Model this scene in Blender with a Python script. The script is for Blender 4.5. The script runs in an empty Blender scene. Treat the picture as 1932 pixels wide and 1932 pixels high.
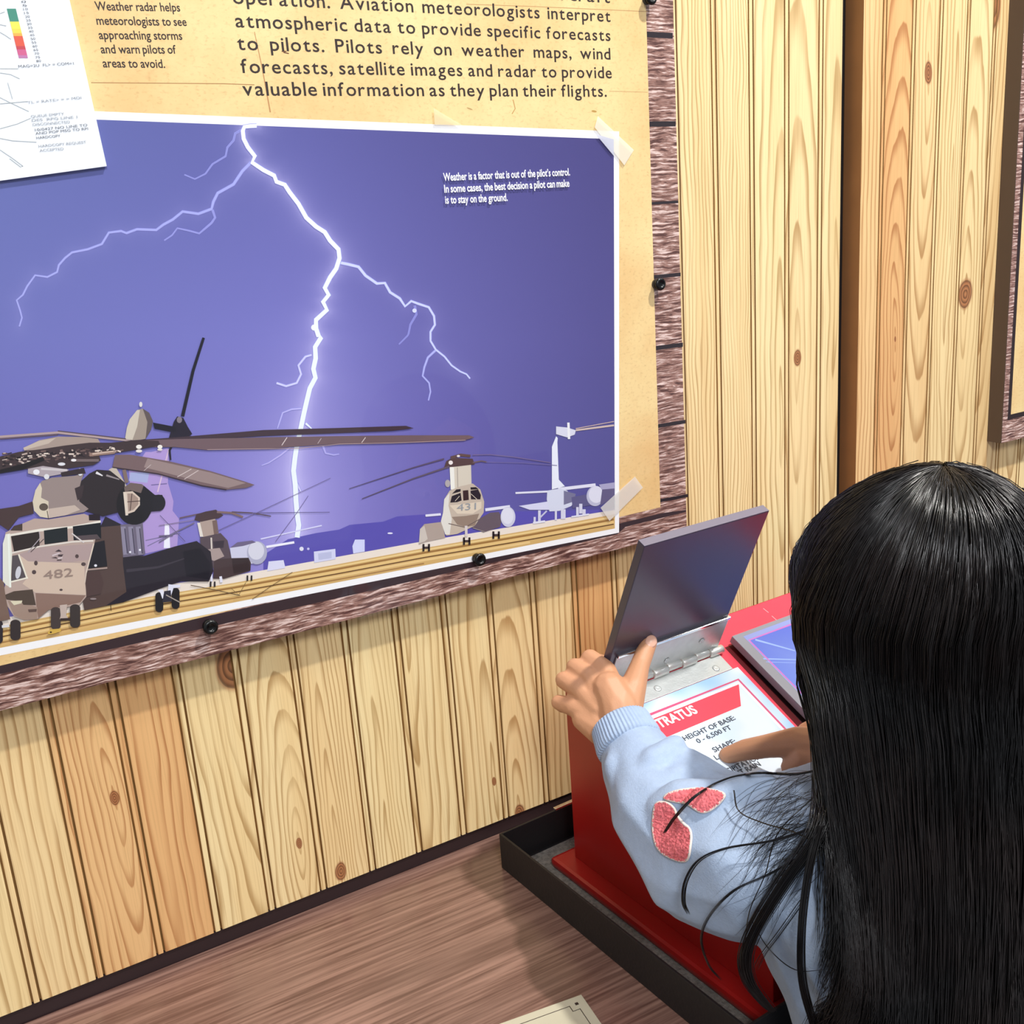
import bpy, bmesh, math, random
import numpy as np
from mathutils import Vector, Matrix
from mathutils.bvhtree import BVHTree
from mathutils.geometry import tessellate_polygon
random.seed(7); rng = np.random.default_rng(7)
scn = bpy.context.scene
col = scn.collection

# ------------------------------------------------------------------ camera
# X runs along the back wall to the right, Y goes into the wall, Z is up. Table top is at z=0.62.
F = 1957.4; CX = CY = 966.0
_vh = np.array([4382.3-CX, 194.8-CY, F]); _vv = np.array([1484.1-CX, 8229.3-CY, F])
_X = _vh/np.linalg.norm(_vh); _D = _vv/np.linalg.norm(_vv); _D = _D-_X*(_X@_D); _D /= np.linalg.norm(_D)
_Z = -_D; _Y = np.cross(_Z, _X); R = np.array([_X, _Y, _Z]); CAM = np.array([0, 0, 1.191])
camd = bpy.data.cameras.new('camera'); cam = bpy.data.objects.new('camera', camd); col.objects.link(cam)
camd.sensor_width = 36; camd.lens = F/1932*36; camd.clip_start = 0.02
rt, dn, fw = R[:, 0], R[:, 1], R[:, 2]
cam.matrix_world = Matrix(((rt[0], -dn[0], -fw[0], CAM[0]), (rt[1], -dn[1], -fw[1], CAM[1]),
                           (rt[2], -dn[2], -fw[2], CAM[2]), (0, 0, 0, 1)))
scn.camera = cam
vs = scn.view_settings; vs.view_transform = 'Standard'; vs.look = 'None'; vs.gamma = 1; vs.use_curve_mapping = False
vs.exposure = -0.08

# ------------------------------------------------------------------ light
w = bpy.data.worlds.new('room_light'); scn.world = w; w.use_nodes = True
bg = w.node_tree.nodes['Background']; bg.inputs[0].default_value = (0.86, 0.92, 1.0, 1); bg.inputs[1].default_value = 0.46

def lamp(name, loc, target, power, size, color=(1, 0.96, 0.9), spot=None):
    if spot:
        d = bpy.data.lights.new(name, 'SPOT'); d.spot_size = math.radians(spot); d.spot_blend = 0.6; d.shadow_soft_size = size
    else:
        d = bpy.data.lights.new(name, 'AREA'); d.shape = 'DISK'; d.size = size
    d.energy = power; d.color = color
    o = bpy.data.objects.new(name, d); col.objects.link(o); o.location = loc
    o.rotation_euler = (Vector(target)-Vector(loc)).to_track_quat('-Z', 'Y').to_euler()
    return o
lamp('ceiling_spotlight', (1.05, -0.25, 2.95), (0.55, 0.7, 0.85), 215, 0.045, (1, 0.97, 0.92), spot=75)
lamp('ceiling_spotlight', (2.6, -0.1, 2.9), (0.5, 0.6, 0.8), 60, 0.16, (0.95, 0.97, 1.0), spot=70)
lamp('ceiling_panel_light', (-0.25, -1.15, 2.35), (0.5, 0.7, 0.9), 30, 0.55, (0.95, 0.97, 1.0))

# ------------------------------------------------------------------ projection of photo points onto real planes
def ray(px, py): return R@np.array([px-CX, py-CY, F])
def plane(px, py, P, n):
    r = ray(px, py); return CAM+r*(((np.array(P)-CAM)@n)/(r@n))
def onY(px, py, y): return plane(px, py, (0, y, 0), np.array([0, 1., 0]))
def onZ(px, py, z): return plane(px, py, (0, 0, z), np.array([0, 0, 1.]))
def at(px, py, d): return CAM+R@(np.array([(px-CX)/F, (py-CY)/F, 1.])*d)
def pix(P):
    v = R.T@(np.array(P)-CAM); return CX+F*v[0]/v[2], CY+F*v[1]/v[2]

D = 0.80            # wall panel front face
D2 = 0.7842         # right-hand panel stands proud
DP = 0.7804         # face of the poster board
ZT = 0.62           # table top
# display stand frame of reference (turned 2.5 degrees)
_t = math.radians(2.5)
U = np.array([math.cos(_t), math.sin(_t), 0]); V = np.array([math.sin(_t), -math.cos(_t), 0]); W = np.array([0, 0, 1.])
_a = math.radians(27.0)
S = V*math.cos(_a)-W*math.sin(_a); N = V*math.sin(_a)+W*math.cos(_a)
O = onZ(1085, 1616, ZT+.0145)
B = plane(1430, 1144, O, V)
ZB = B[2]
def K(u, v, z): return O+U*u+V*v+W*(z-O[2])            # stand coordinates: across, towards viewer, absolute height
B0 = K(0, 0, ZB)
def SL(u, s, h=0): return B0+U*u+S*s+N*h               # on the sloping face

# ------------------------------------------------------------------ helpers
def srgb(*c):
    if len(c) == 1: c = c[0]
    c = [x/255.0 for x in c[:3]]
    return tuple((x/12.92 if x <= .04045 else ((x+.055)/1.055)**2.4) for x in c)
def lin(c): return (*srgb(c), 1.0)

def tag(o, label=None, cat=None, group=None, kind=None):
    if label: o['label'] = label
    if cat: o['category'] = cat
    if group: o['group'] = group
    if kind: o['kind'] = kind
    return o
def empty(name, loc, label=None, cat=None, group=None):
    o = bpy.data.objects.new(name, None); o.empty_display_size = .05; col.objects.link(o); o.location = Vector(loc)
    return tag(o, label, cat, group)
def link(name, me, parent=None, mats=None, smooth=False):
    if mats:
        for m in (mats if isinstance(mats, (list, tuple)) else [mats]): me.materials.append(m)
    if smooth: me.polygons.foreach_set('use_smooth', [True]*len(me.polygons))
    o = bpy.data.objects.new(name, me); col.objects.link(o)
    if parent:
        o.parent = parent
        pw = Matrix.Translation(parent_world(parent)); o.matrix_parent_inverse = Matrix.Identity(4)
        o.location = -parent_world(parent)
    return o
def parent_world(p):
    v = Vector(p.location)
    while p.parent: p = p.parent; v = v+Vector(p.location)
    return v
def mesh(name, verts, faces):
    me = bpy.data.meshes.new(name); me.from_pydata([tuple(map(float, v)) for v in verts], [], faces); me.update(); return me
def obj(name, verts, faces, mat, parent=None, smooth=False): return link(name, mesh(name, verts, faces), parent, mat, smooth)

BF = [(0, 3, 2, 1), (4, 5, 6, 7), (0, 1, 5, 4), (1, 2, 6, 5), (2, 3, 7, 6), (3, 0, 4, 7)]
def hexa(name, c8, mat, parent=None, bevel=0.0, seg=2):
    """closed box from eight corners (bottom four, top four), edges softly bevelled"""
    me = mesh(name, c8, BF)
    bm = bmesh.new(); bm.from_mesh(me); bmesh.ops.recalc_face_normals(bm, faces=bm.faces)
    if bevel: bmesh.ops.bevel(bm, geom=list(bm.edges), offset=bevel, segments=seg, profile=.6, affect='EDGES')
    bm.to_mesh(me); bm.free()
    o = link(name, me, parent, mat, smooth=False)
    return o
def boxc(x0, x1, y0, y1, z0, z1): return [(x0, y0, z0), (x1, y0, z0), (x1, y1, z0), (x0, y1, z0), (x0, y0, z1), (x1, y0, z1), (x1, y1, z1), (x0, y1, z1)]
def box(name, x0, x1, y0, y1, z0, z1, mat, parent=None, bevel=0.0): return hexa(name, boxc(x0, x1, y0, y1, z0, z1), mat, parent, bevel)
def kbox(name, u0, u1, v0, v1, z0, z1, mat, parent=None, bevel=0.0):
    c = [K(u, v, z) for z in (z0, z1) for u, v in ((u0, v0), (u1, v0), (u1, v1), (u0, v1))]
    return hexa(name, c, mat, parent, bevel)
def sbox(name, u0, u1, s0, s1, h0, h1, mat, parent=None, bevel=0.0, fn=SL):
    c = [fn(u, s, h) for h in (h0, h1) for u, s in ((u0, s0), (u1, s0), (u1, s1), (u0, s1))]
    return hexa(name, c, mat, parent, bevel)
def revolve(name, base, axis, prof, mat, parent=None, n=24, smooth=True):
    axis = Vector(axis).normalized(); e1 = axis.orthogonal().normalized(); e2 = axis.cross(e1)
    vs_, fs = [], []
    for r, h in prof:
        for k in range(n):
            a = 2*math.pi*k/n; vs_.append(Vector(base)+axis*h+e1*(r*math.cos(a))+e2*(r*math.sin(a)))
    for i in range(len(prof)-1):
        for k in range(n):
            fs.append((i*n+k, i*n+(k+1) % n, (i+1)*n+(k+1) % n, (i+1)*n+k))
    fs.append(tuple(reversed(range(n)))); fs.append(tuple((len(prof)-1)*n+k for k in range(n)))
    me = mesh(name, vs_, fs)
    bm = bmesh.new(); bm.from_mesh(me); bmesh.ops.recalc_face_normals(bm, faces=bm.faces); bm.to_mesh(me); bm.free()
    return link(name, me, parent, mat, smooth)

# ---- materials
def newmat(name):
    m = bpy.data.materials.new(name); m.use_nodes = True
    nt = m.node_tree; return m, nt, nt.nodes['Principled BSDF']
def simple(name, c, rough=.5, metal=0, spec=.5, noise=0, nscale=80, bump=0, bscale=300, coat=0):
    m, nt, b = newmat(name); b.inputs['Roughness'].default_value = rough; b.inputs['Metallic'].default_value = metal
    b.inputs['Specular IOR Level'].default_value = spec; b.inputs['Coat Weight'].default_value = coat
    tc = nt.nodes.new('ShaderNodeTexCoord')
    n = nt.nodes.new('ShaderNodeTexNoise'); n.inputs['Scale'].default_value = nscale; n.inputs['Detail'].default_value = 5
    nt.links.new(tc.outputs['Object'], n.inputs['Vector'])
    mx = nt.nodes.new('ShaderNodeMix'); mx.data_type = 'RGBA'
    k = max(noise, .03); L = srgb(c)
    mx.inputs['A'].default_value = (*[x*(1-k) for x in L], 1); mx.inputs['B'].default_value = (*[min(1, x*(1+k)) for x in L], 1)
    nt.links.new(n.outputs['Fac'], mx.inputs['Factor']); nt.links.new(mx.outputs['Result'], b.inputs['Base Color'])
    if bump:
        n2 = nt.nodes.new('ShaderNodeTexNoise'); n2.inputs['Scale'].default_value = bscale; n2.inputs['Detail'].default_value = 3
        nt.links.new(tc.outputs['Object'], n2.inputs['Vector'])
        bp = nt.nodes.new('ShaderNodeBump'); bp.inputs['Strength'].default_value = bump; bp.inputs['Distance'].default_value = .001
        nt.links.new(n2.outputs['Fac'], bp.inputs['Height']); nt.links.new(bp.outputs['Normal'], b.inputs['Normal'])
    return m
class G:
    """tiny node-graph helper"""
    def __init__(s, nt): s.nt = nt
    def m(s, op, a, b=None, c=None, clamp=False):
        n = s.nt.nodes.new('ShaderNodeMath'); n.operation = op; n.use_clamp = clamp
        for i, v in enumerate((a, b, c)):
            if v is None: continue
            if isinstance(v, (int, float)): n.inputs[i].default_value = v
            else: s.nt.links.new(v, n.inputs[i])
        return n.outputs[0]
    def attr(s, name, out='Fac'):
        n = s.nt.nodes.new('ShaderNodeAttribute'); n.attribute_type = 'OBJECT'; n.attribute_name = name; return n.outputs[out]
    def xyz(s, x, y, z):
        n = s.nt.nodes.new('ShaderNodeCombineXYZ')
        for i, v in enumerate((x, y, z)):
            if isinstance(v, (int, float)): n.inputs[i].default_value = v
            else: s.nt.links.new(v, n.inputs[i])
        return n.outputs[0]
    def noise(s, vec, scale=1, detail=3, rough=.5):
        n = s.nt.nodes.new('ShaderNodeTexNoise'); n.inputs['Scale'].default_value = scale
        n.inputs['Detail'].default_value = detail; n.inputs['Roughness'].default_value = rough
        s.nt.links.new(vec, n.inputs['Vector']); return n.outputs['Fac']
    def mix(s, f, a, b):
        n = s.nt.nodes.new('ShaderNodeMix'); n.data_type = 'RGBA'
        for k, v in (('Factor', f), ('A', a), ('B', b)):
            if isinstance(v, (int, float)): n.inputs[k].default_value = v
            elif isinstance(v, tuple): n.inputs[k].default_value = v
            else: s.nt.links.new(v, n.inputs[k])
        return n.outputs['Result']
    def ss(s, v, lo, hi, a=0., b=1.):
        n = s.nt.nodes.new('ShaderNodeMapRange'); n.interpolation_type = 'SMOOTHSTEP'
        s.nt.links.new(v, n.inputs[0]); n.inputs[1].default_value = lo; n.inputs[2].default_value = hi
        n.inputs[3].default_value = a; n.inputs[4].default_value = b; return n.outputs[0]
    def pos(s):
        g = s.nt.nodes.new('ShaderNodeNewGeometry'); x = s.nt.nodes.new('ShaderNodeSeparateXYZ')
        s.nt.links.new(g.outputs['Position'], x.inputs[0]); return x.outputs

def pine_material():
    m, nt, b = newmat('knotty_pine'); g = G(nt); X, Y_, Z_ = g.pos()
    kx, kz, h, tint, ks, sd, fr = [g.attr(k) for k in ('knot_x', 'knot_z', 'stretch', 'tint', 'knot_size', 'seed', 'rings')]
    nz = g.noise(g.xyz(g.m('ADD', g.m('MULTIPLY', X, 30), sd), sd, g.m('MULTIPLY', Z_, 7)), 1, 2)
    nz2 = g.noise(g.xyz(g.m('ADD', g.m('MULTIPLY', X, 90), sd), 3, g.m('MULTIPLY', Z_, 3.2)), 1, 3)
    dx = g.m('ADD', g.m('SUBTRACT', X, kx), g.m('MULTIPLY', g.m('SUBTRACT', nz, .5), .016))
    dz = g.m('SUBTRACT', Z_, kz)
    r = g.m('SQRT', g.m('ADD', g.m('MULTIPLY', dx, dx), g.m('MULTIPLY', g.m('MULTIPLY', dz, h), g.m('MULTIPLY', dz, h))))
    r2 = g.m('ADD', g.m('POWER', g.m('ADD', r, .0004), .8), g.m('MULTIPLY', nz2, .004))
    ph = g.m('FRACT', g.m('MULTIPLY', r2, fr))
    edge = g.m('MULTIPLY', g.ss(ph, .5, .93), g.ss(ph, .94, 1.0, 1, 0))       # slow darkening, sharp return: latewood line
    vis = g.noise(g.xyz(g.m('MULTIPLY', X, 60), sd, g.m('MULTIPLY', Z_, 6)), 1, 2)
    edge = g.m('MULTIPLY', edge, g.ss(vis, .25, .6, .35, 1.0))
    fine = g.noise(g.xyz(g.m('MULTIPLY', X, 900), sd, g.m('MULTIPLY', Z_, 14)), 1, 3)
    broad = g.noise(g.xyz(g.m('MULTIPLY', X, 45), sd, g.m('MULTIPLY', Z_, 2.5)), 1, 2)
    base = g.mix(tint, lin((246, 224, 170)), lin((230, 176, 116)))
    base = g.mix(g.ss(broad, .3, .75, 0, .45), base, g.mix(tint, lin((236, 200, 138)), lin((208, 146, 92))))
    base = g.mix(g.ss(fine, .45, .75, 0, .28), base, lin((180, 138, 84)))
    line = g.mix(tint, lin((166, 124, 66)), lin((166, 96, 50)))
    c = g.mix(g.m('MULTIPLY', edge, .72), base, line)
    # knot core
    kd = g.m('SQRT', g.m('ADD', g.m('MULTIPLY', dx, dx), g.m('MULTIPLY', g.m('MULTIPLY', dz, .62), g.m('MULTIPLY', dz, .62))))
    q = g.m('DIVIDE', kd, g.m('ADD', ks, .00001))
    core = g.ss(q, .8, 1.15, 1, 0)
    rg = g.ss(g.m('FRACT', g.m('MULTIPLY', q, 3.3)), .2, .9)
    c = g.mix(g.m('MULTIPLY', core, .92), c, g.mix(rg, lin((176, 112, 70)), lin((104, 56, 32))))
    nt.links.new(c, b.inputs['Base Color']); b.inputs['Roughness'].default_value = .42; b.inputs['Specular IOR Level'].default_value = .35
    return m
M = {}
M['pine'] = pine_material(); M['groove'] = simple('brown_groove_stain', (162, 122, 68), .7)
def rough_wood():
    """printed weathered boards, grain running sideways"""
    m, nt, b = newmat('printed_weathered_wood'); g = G(nt); X, Y_, Z_ = g.pos()
    wv = g.noise(g.xyz(g.m('MULTIPLY', X, 22), 1, g.m('MULTIPLY', Z_, 60)), 1, 3)
    zz = g.m('ADD', g.m('MULTIPLY', Z_, 470), g.m('MULTIPLY', wv, 4.5))
    a = g.noise(g.xyz(g.m('MULTIPLY', X, 40), 2, zz), 1, 4, .66)
    bnz = g.noise(g.xyz(g.m('MULTIPLY', X, 8), 5, g.m('MULTIPLY', Z_, 40)), 1, 3)
    c = g.mix(g.ss(a, .40, .52), lin((84, 52, 48)), lin((166, 126, 114)))
    c = g.mix(g.ss(a, .52, .60), c, lin((238, 212, 204)))
    c = g.mix(g.ss(bnz, .35, .8, 0, .45), c, lin((126, 88, 76)))
    nt.links.new(c, b.inputs['Base Color']); b.inputs['Roughness'].default_value = .35
    return m
M['weather'] = rough_wood()
def parchment():
    m, nt, b = newmat('aged_paper_print'); g = G(nt); X, Y_, Z_ = g.pos()
    v = g.xyz(X, 0, Z_)
    a = g.noise(v, 9, 5, .6); d = g.noise(g.xyz(g.m('MULTIPLY', X, 260), 1, g.m('MULTIPLY', Z_, 420)), 1, 4, .65)
    e = g.noise(g.xyz(X, 7, Z_), 30, 4, .7)
    c = g.mix(g.ss(a, .3, .75), lin((246, 220, 160)), lin((232, 190, 128)))
    c = g.mix(g.ss(d, .5, .75, 0, .42), c, lin((186, 142, 88)))
    c = g.mix(g.ss(e, .66, .8, 0, .5), c, lin((196, 148, 96)))
    nt.links.new(c, b.inputs['Base Color']); b.inputs['Roughness'].default_value = .4; return m
M['parchment'] = parchment()
def laminate():
    m, nt, b = newmat('walnut_laminate'); g = G(nt); X, Y_, Z_ = g.pos()
    yy = g.m('ADD', g.m('MULTIPLY', Y_, 1.0), g.m('MULTIPLY', X, .03))
    a = g.noise(g.xyz(g.m('MULTIPLY', X, 7), g.m('MULTIPLY', yy, 210), 1), 1, 5, .62)
    bb = g.noise(g.xyz(g.m('MULTIPLY', X, 3), g.m('MULTIPLY', yy, 26), 4), 1, 3)
    c = g.mix(g.ss(a, .33, .68), lin((92, 62, 54)), lin((158, 122, 108)))
    c = g.mix(g.ss(bb, .3, .7, 0, .5), c, lin((112, 84, 74)))
    nt.links.new(c, b.inputs['Base Color']); b.inputs['Roughness'].default_value = .25; b.inputs['Specular IOR Level'].default_value = .75; return m
M['laminate'] = laminate()
M['black'] = simple('black_board', (24, 22, 24), .55, bump=.2)
M['darktrim'] = simple('dark_brown_trim', (42, 26, 28), .5)
M['edgewood'] = simple('brown_panel_edge', (150, 104, 62), .6, noise=.15, nscale=30)
M['boxside'] = simple('dark_brown_board_edge', (88, 72, 60), .55)
M['felt'] = simple('grey_foam_liner', (116, 112, 106), .95, noise=.85, nscale=300, bump=1, bscale=700)
M['red'] = simple('red_painted_panel', (166, 26, 24), .32, noise=.04)
M['redprint'] = simple('red_printed_face', (236, 62, 84), .35)
M['darkred'] = simple('dark_red_slot', (92, 12, 18), .5)
M['steel'] = simple('brushed_steel', (204, 208, 206), .36, metal=.55, noise=.14, nscale=120, bump=.15, bscale=500)
M['knuckle'] = simple('hinge_steel', (236, 236, 230), .38, metal=.75)
M['chrome'] = simple('polished_steel', (232, 232, 228), .15, metal=1)
M['screw'] = simple('dark_steel_screw', (52, 52, 52), .3, metal=.9)
M['lid'] = simple('dark_slate_plate', (66, 62, 80), .3, spec=.6, noise=.06)
M['lidedge'] = simple('grey_plate_edge', (120, 114, 128), .4)
M['ply'] = simple('grey_lid_plate', (142, 142, 150), .4)
M['ink'] = simple('dark_brown_ink', (42, 26, 22), .5)
M['inkgrey'] = simple('grey_ink', (96, 100, 108), .5)
M['inklight'] = simple('pale_grey_ink', (150, 154, 160), .5)
M['whiteink'] = simple('white_ink', (248, 248, 250), .5)
M['paper'] = simple('white_paper', (236, 240, 246), .45, noise=.03, nscale=12)
M['plaque'] = simple('beige_plaque', (196, 190, 166), .4, noise=.1, nscale=25)
M['floor'] = simple('grey_carpet', (92, 90, 92), .9, noise=.3, nscale=200)
M['skin'] = simple('skin', (206, 150, 112), .5, noise=.06, nscale=40, bump=.15, bscale=900)
M['nail'] = simple('nail', (226, 176, 152), .3)
M['tshirt'] = simple('blue_fleece', (166, 184, 210), .9, noise=.10, nscale=260, bump=.35, bscale=800)
M['pants'] = simple('dark_blue_trousers', (52, 60, 84), .85, bump=.2)
M['shoe'] = simple('white_shoe', (220, 220, 222), .6)
M['sole'] = simple('grey_sole', (110, 110, 112), .7)
M['pink'] = simple('pink_fleece_patch', (232, 116, 122), .95, noise=.32, nscale=320, bump=.9, bscale=480)
M['cream'] = simple('cream_stitching', (226, 214, 204), .9)
M['eye'] = simple('eye_white', (236, 232, 228), .25); M['iris'] = simple('dark_iris', (40, 26, 20), .15); M['lip'] = simple('lip', (190, 104, 98), .5)
def hairmat():
    m, nt, b = newmat('black_hair'); g = G(nt)
    a = g.noise(g.xyz(*g.pos()), 14, 2)
    c = g.mix(g.ss(a, .35, .7), (0.005, 0.0042, 0.0045, 1), (0.014, 0.0085, 0.0075, 1))
    nt.links.new(c, b.inputs['Base Color']); b.inputs['Roughness'].default_value = .28; b.inputs['Specular IOR Level'].default_value = .62
    return m
M['hair'] = hairmat()
def vcol(name, rough=.35, trans=False):
    m, nt, b = newmat(name); a = nt.nodes.new('ShaderNodeVertexColor'); a.layer_name = 'Col'
    nt.links.new(a.outputs['Color'], b.inputs['Base Color']); b.inputs['Roughness'].default_value = rough
    if trans: nt.links.new(a.outputs['Alpha'], b.inputs['Alpha'])
    return m
M['print'] = vcol('printed_ink'); M['printa'] = vcol('printed_ink_translucent', trans=True)
def clear():
    m = bpy.data.materials.new('clear_acrylic'); m.use_nodes = True; nt = m.node_tree; nt.nodes.clear()
    o = nt.nodes.new('ShaderNodeOutputMaterial'); t = nt.nodes.new('ShaderNodeBsdfTransparent'); gl = nt.nodes.new('ShaderNodeBsdfGlossy')
    gl.inputs['Roughness'].default_value = .02; fr = nt.nodes.new('ShaderNodeFresnel'); fr.inputs['IOR'].default_value = 1.42; ge = nt.nodes.new('ShaderNodeNewGeometry'); mu = nt.nodes.new('ShaderNodeMath'); mu.operation = 'MULTIPLY_ADD'; mu.inputs[1].default_value = -1; mu.inputs[2].default_value = 1; ml = nt.nodes.new('ShaderNodeMath'); ml.operation = 'MULTIPLY'; nt.links.new(ge.outputs['Backfacing'], mu.inputs[0]); nt.links.new(mu.outputs[0], ml.inputs[0]); nt.links.new(fr.outputs[0], ml.inputs[1])
    mx = nt.nodes.new('ShaderNodeMixShader'); nt.links.new(ml.outputs[0], mx.inputs[0]); nt.links.new(t.outputs[0], mx.inputs[1])
    nt.links.new(gl.outputs[0], mx.inputs[2]); nt.links.new(mx.outputs[0], o.inputs[0]); return m
M['clear'] = clear()
# ------------------------------------------------------------------ the room
fl = box('floor', -2.2, 3.2, -2.4, 1.6, -.05, 0, M['floor']); tag(fl, kind='structure')
def plank(name, x0, x1, z0, z1, yf, parent, props, bead=.0055, groove=.0013, depth=.0032):
    """tongue-and-groove board: narrow bead strip on its left edge, grooves either side of it, flat face to the right"""
    pr = [(x0, yf+depth), (x0+groove*.5, yf+depth), (x0+groove, yf+.0002), (x0+groove+.0006, yf)]
    pr += [(x0+bead-groove*.7, yf), (x0+bead-groove*.1, yf+.0003), (x0+bead+groove*.2, yf+depth), (x0+bead+groove*.7, yf+depth), (x0+bead+groove*1.3, yf+.0003), (x0+bead+groove*2, yf)]
    pr += [(x1-.0009, yf), (x1-.0004, yf+.0003), (x1, yf+depth)]
    n = len(pr); vs_ = [(x, y, z0) for x, y in pr]+[(x, y, z1) for x, y in pr]
    fs = [(i, i+1, n+i+1, n+i) for i in range(n-1)]
    b = len(vs_); vs_ += [(x0, yf+.012, z0), (x1, yf+.012, z0), (x0, yf+.012, z1), (x1, yf+.012, z1)]
    fs += [(0, n, b+2, b), (n-1, b+1, b+3, 2*n-1), (b, b+2, b+3, b+1), tuple([b, b+1]+list(range(n-1, -1, -1))), tuple([b+3, b+2]+list(range(n, 2*n)))]
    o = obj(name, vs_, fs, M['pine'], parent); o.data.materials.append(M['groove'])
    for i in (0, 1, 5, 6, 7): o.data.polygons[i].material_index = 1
    for k, v in props.items(): o[k] = float(v)
    return o
def P(kx, kz, stretch=.05, tint=0., size=0., rings=95, seed=None):
    return dict(knot_x=kx, knot_z=kz, stretch=stretch, tint=tint, knot_size=size, rings=rings, seed=random.uniform(0, 90) if seed is None else seed)
def pk(px, py, y=D): q = onY(px, py, y); return q[0], q[2]

Z0, Z1 = .6345, 1.95
wall = box('wall_back', -1.0, .9155, D+.012, D+.06, 0, 2.4, M['black']); tag(wall, kind='structure')
feat = {}
a = pk(93, 1650);   feat[0] = P(-.02, 1.2, .012, .25)
feat[1] = P(*pk(212, 1507), stretch=.10, tint=.75, size=.0042, rings=120)
feat[2] = P(.118, 1.0, .02, .85, rings=80)
a = pk(455, 1248); feat[3] = P(a[0]-.008, a[1]-.002, .10, .05, .0135, 90)
feat[4] = P(*pk(567, 1590), stretch=.16, tint=.12, size=.0035, rings=105)
feat[5] = P(*pk(640, 1645), stretch=.05, tint=.2, size=.006, rings=150)
feat[6] = P(.31, .58, .03, 0, rings=140)
feat[7] = P(.35, .86, .06, .05, rings=80)
feat[8] = P(*pk(930, 1475), stretch=.07, tint=.12, size=.003, rings=75)
a = pk(980, 1530); feat[9] = P(a[0], a[1]-.002, .12, .25, .006, 90)
feat[10] = P(.55, .60, .07, .3, rings=90)
feat[11] = P(.56, 1.0, .015, .95, rings=90)
feat[12] = P(.61, .9, .02, .4)
feat[14] = P(.765, 1.7, .012, .12, rings=150)
feat[15] = P(.78, 1.05, .01, .10, rings=160)
feat[16] = P(.812, .98, .055, 0, rings=75)
a = pk(1500, 676); feat[17] = P(a[0]+.004, a[1]+.0, .085, .12, .0058, 62)
feat[18] = P(*pk(1575, 560), stretch=.05, tint=.05, rings=62)
for k in range(-12, 18):
    x0 = .0504+.04792*k; x1 = x0+.04792
    if k == 17: x1 = .8998
    pr = feat.get(k+1)
    if k+1 == 17: pr = feat[17]
    if pr is None: pr = P(random.uniform(x0-.02, x1+.02), random.uniform(.5, 1.9), random.choice([.02, .05, .1]), random.choice([0, .1, .3, .7]), random.choice([0, 0, .004]), random.uniform(80, 140))
    plank('plank', x0, x1, Z0, Z1, D, wall, pr)

bb = box('baseboard_back', -1.0, .9, D+.002, D+.05, ZT-.05, Z0-.0005, M['darktrim'], bevel=.0005); tag(bb, kind='structure')

w2 = box('wall_right', .9125, 2.2, D2+.012, D2+.05, 0, 2.4, M['edgewood']); tag(w2, kind='structure')
sd = box('side_board', .9118, .9128, D2+.0003, D+.03, 0.3, Z1, M['edgewood'], w2)
e2 = [.9128, .9410, .9865, 1.0302, 1.0760, 1.1221, 1.168, 1.213, 1.259, 1.305, 1.351, 1.397, 1.443]
ft2 = [P(.90, 1.1, .02, .55), P(*pk(1688, 640, D2), stretch=.11, tint=.85, size=.002, rings=110), P(*pk(1752, 137, D2), stretch=.09, tint=.35, size=.0075, rings=95),
       P(1.06, 1.2, .03, .15, rings=110), P(*pk(1822, 555, D2), stretch=.09, tint=.15, size=.011, rings=90), P(*pk(1868, 8, D2), stretch=.10, tint=.3, size=.019, rings=90)]
for i in range(len(e2)-1):
    pr = ft2[i] if i < len(ft2) else P(random.uniform(e2[i], e2[i+1]), random.uniform(.7, 1.6), .07, random.uniform(0, .7), 0, 110)
    plank('plank', e2[i], e2[i+1], .45, Z1, D2, w2, pr, bead=.0048 if i else .0001)
tr = box('trim_1', .8998, .9116, D+.0075, D+.0119, .3, Z1, M['black']); tag(tr, kind='structure')

# ------------------------------------------------------------------ table
TB = empty('table', (.2, .6, 0), 'dark walnut laminate table running along the pine wall under the storm poster', 'table')
box('table_top', -1.0, 1.55, .437, D+.0015, ZT-.028, ZT, M['laminate'], TB, .0008)
box('edge_band', -1.0, 1.55, .4355, .4369, ZT-.028, ZT-.0006, M['black'], TB)
for x in (-.9, 1.45):
    for y in (.47, .76): box('leg', x-.02, x+.02, y-.02, y+.02, 0, ZT-.0281, M['black'], TB, .002)

# ------------------------------------------------------------------ tray
TR = empty('display_tray', K(-.05, -.04, ZT), 'low black tray with raised rim on the walnut table holding the red stand', 'tray')
u0, u1, v0, v1 = -.0510, .436, -.0472, .262
hz = .0362
tray = [('side_wall', u0, u0+.0022, v0, v1), ('side_wall', u1-.0022, u1, v0, v1), ('side_wall', u0+.0023, u1-.0023, v0, v0+.0022), ('side_wall', u0+.0023, u1-.0023, v1-.0022, v1)]
for n_, a0, a1, b0, b1 in tray: kbox(n_, a0, a1, b0, b1, ZT+.0003, ZT+hz, M['black'], TR, .0004)
kbox('tray_floor', u0+.0023, u1-.0023, v0+.0023, v1-.0023, ZT+.0003, ZT+.0022, M['black'], TR)
kbox('foam_liner', u0+.0065, u1-.006, v0+.009, v1-.006, ZT+.0023, ZT+.0052, M['felt'], TR)
q0 = plane(1045, 1523, K(0, v0, 0), V); q1 = plane(1080, 1508, K(0, v0, 0), V)
for nm in ('metal_clip',):
    ua = (q0-O)@U; ub = (q1-O)@U
    cl_ = kbox(nm, ua, ub+.04, v0-.0012, v0+.0030, ZT+hz+.0001, ZT+hz+.0022, M['chrome'], TR, .0004)
    cl_['label'] = 'bright metal strip along the back rim'

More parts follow.
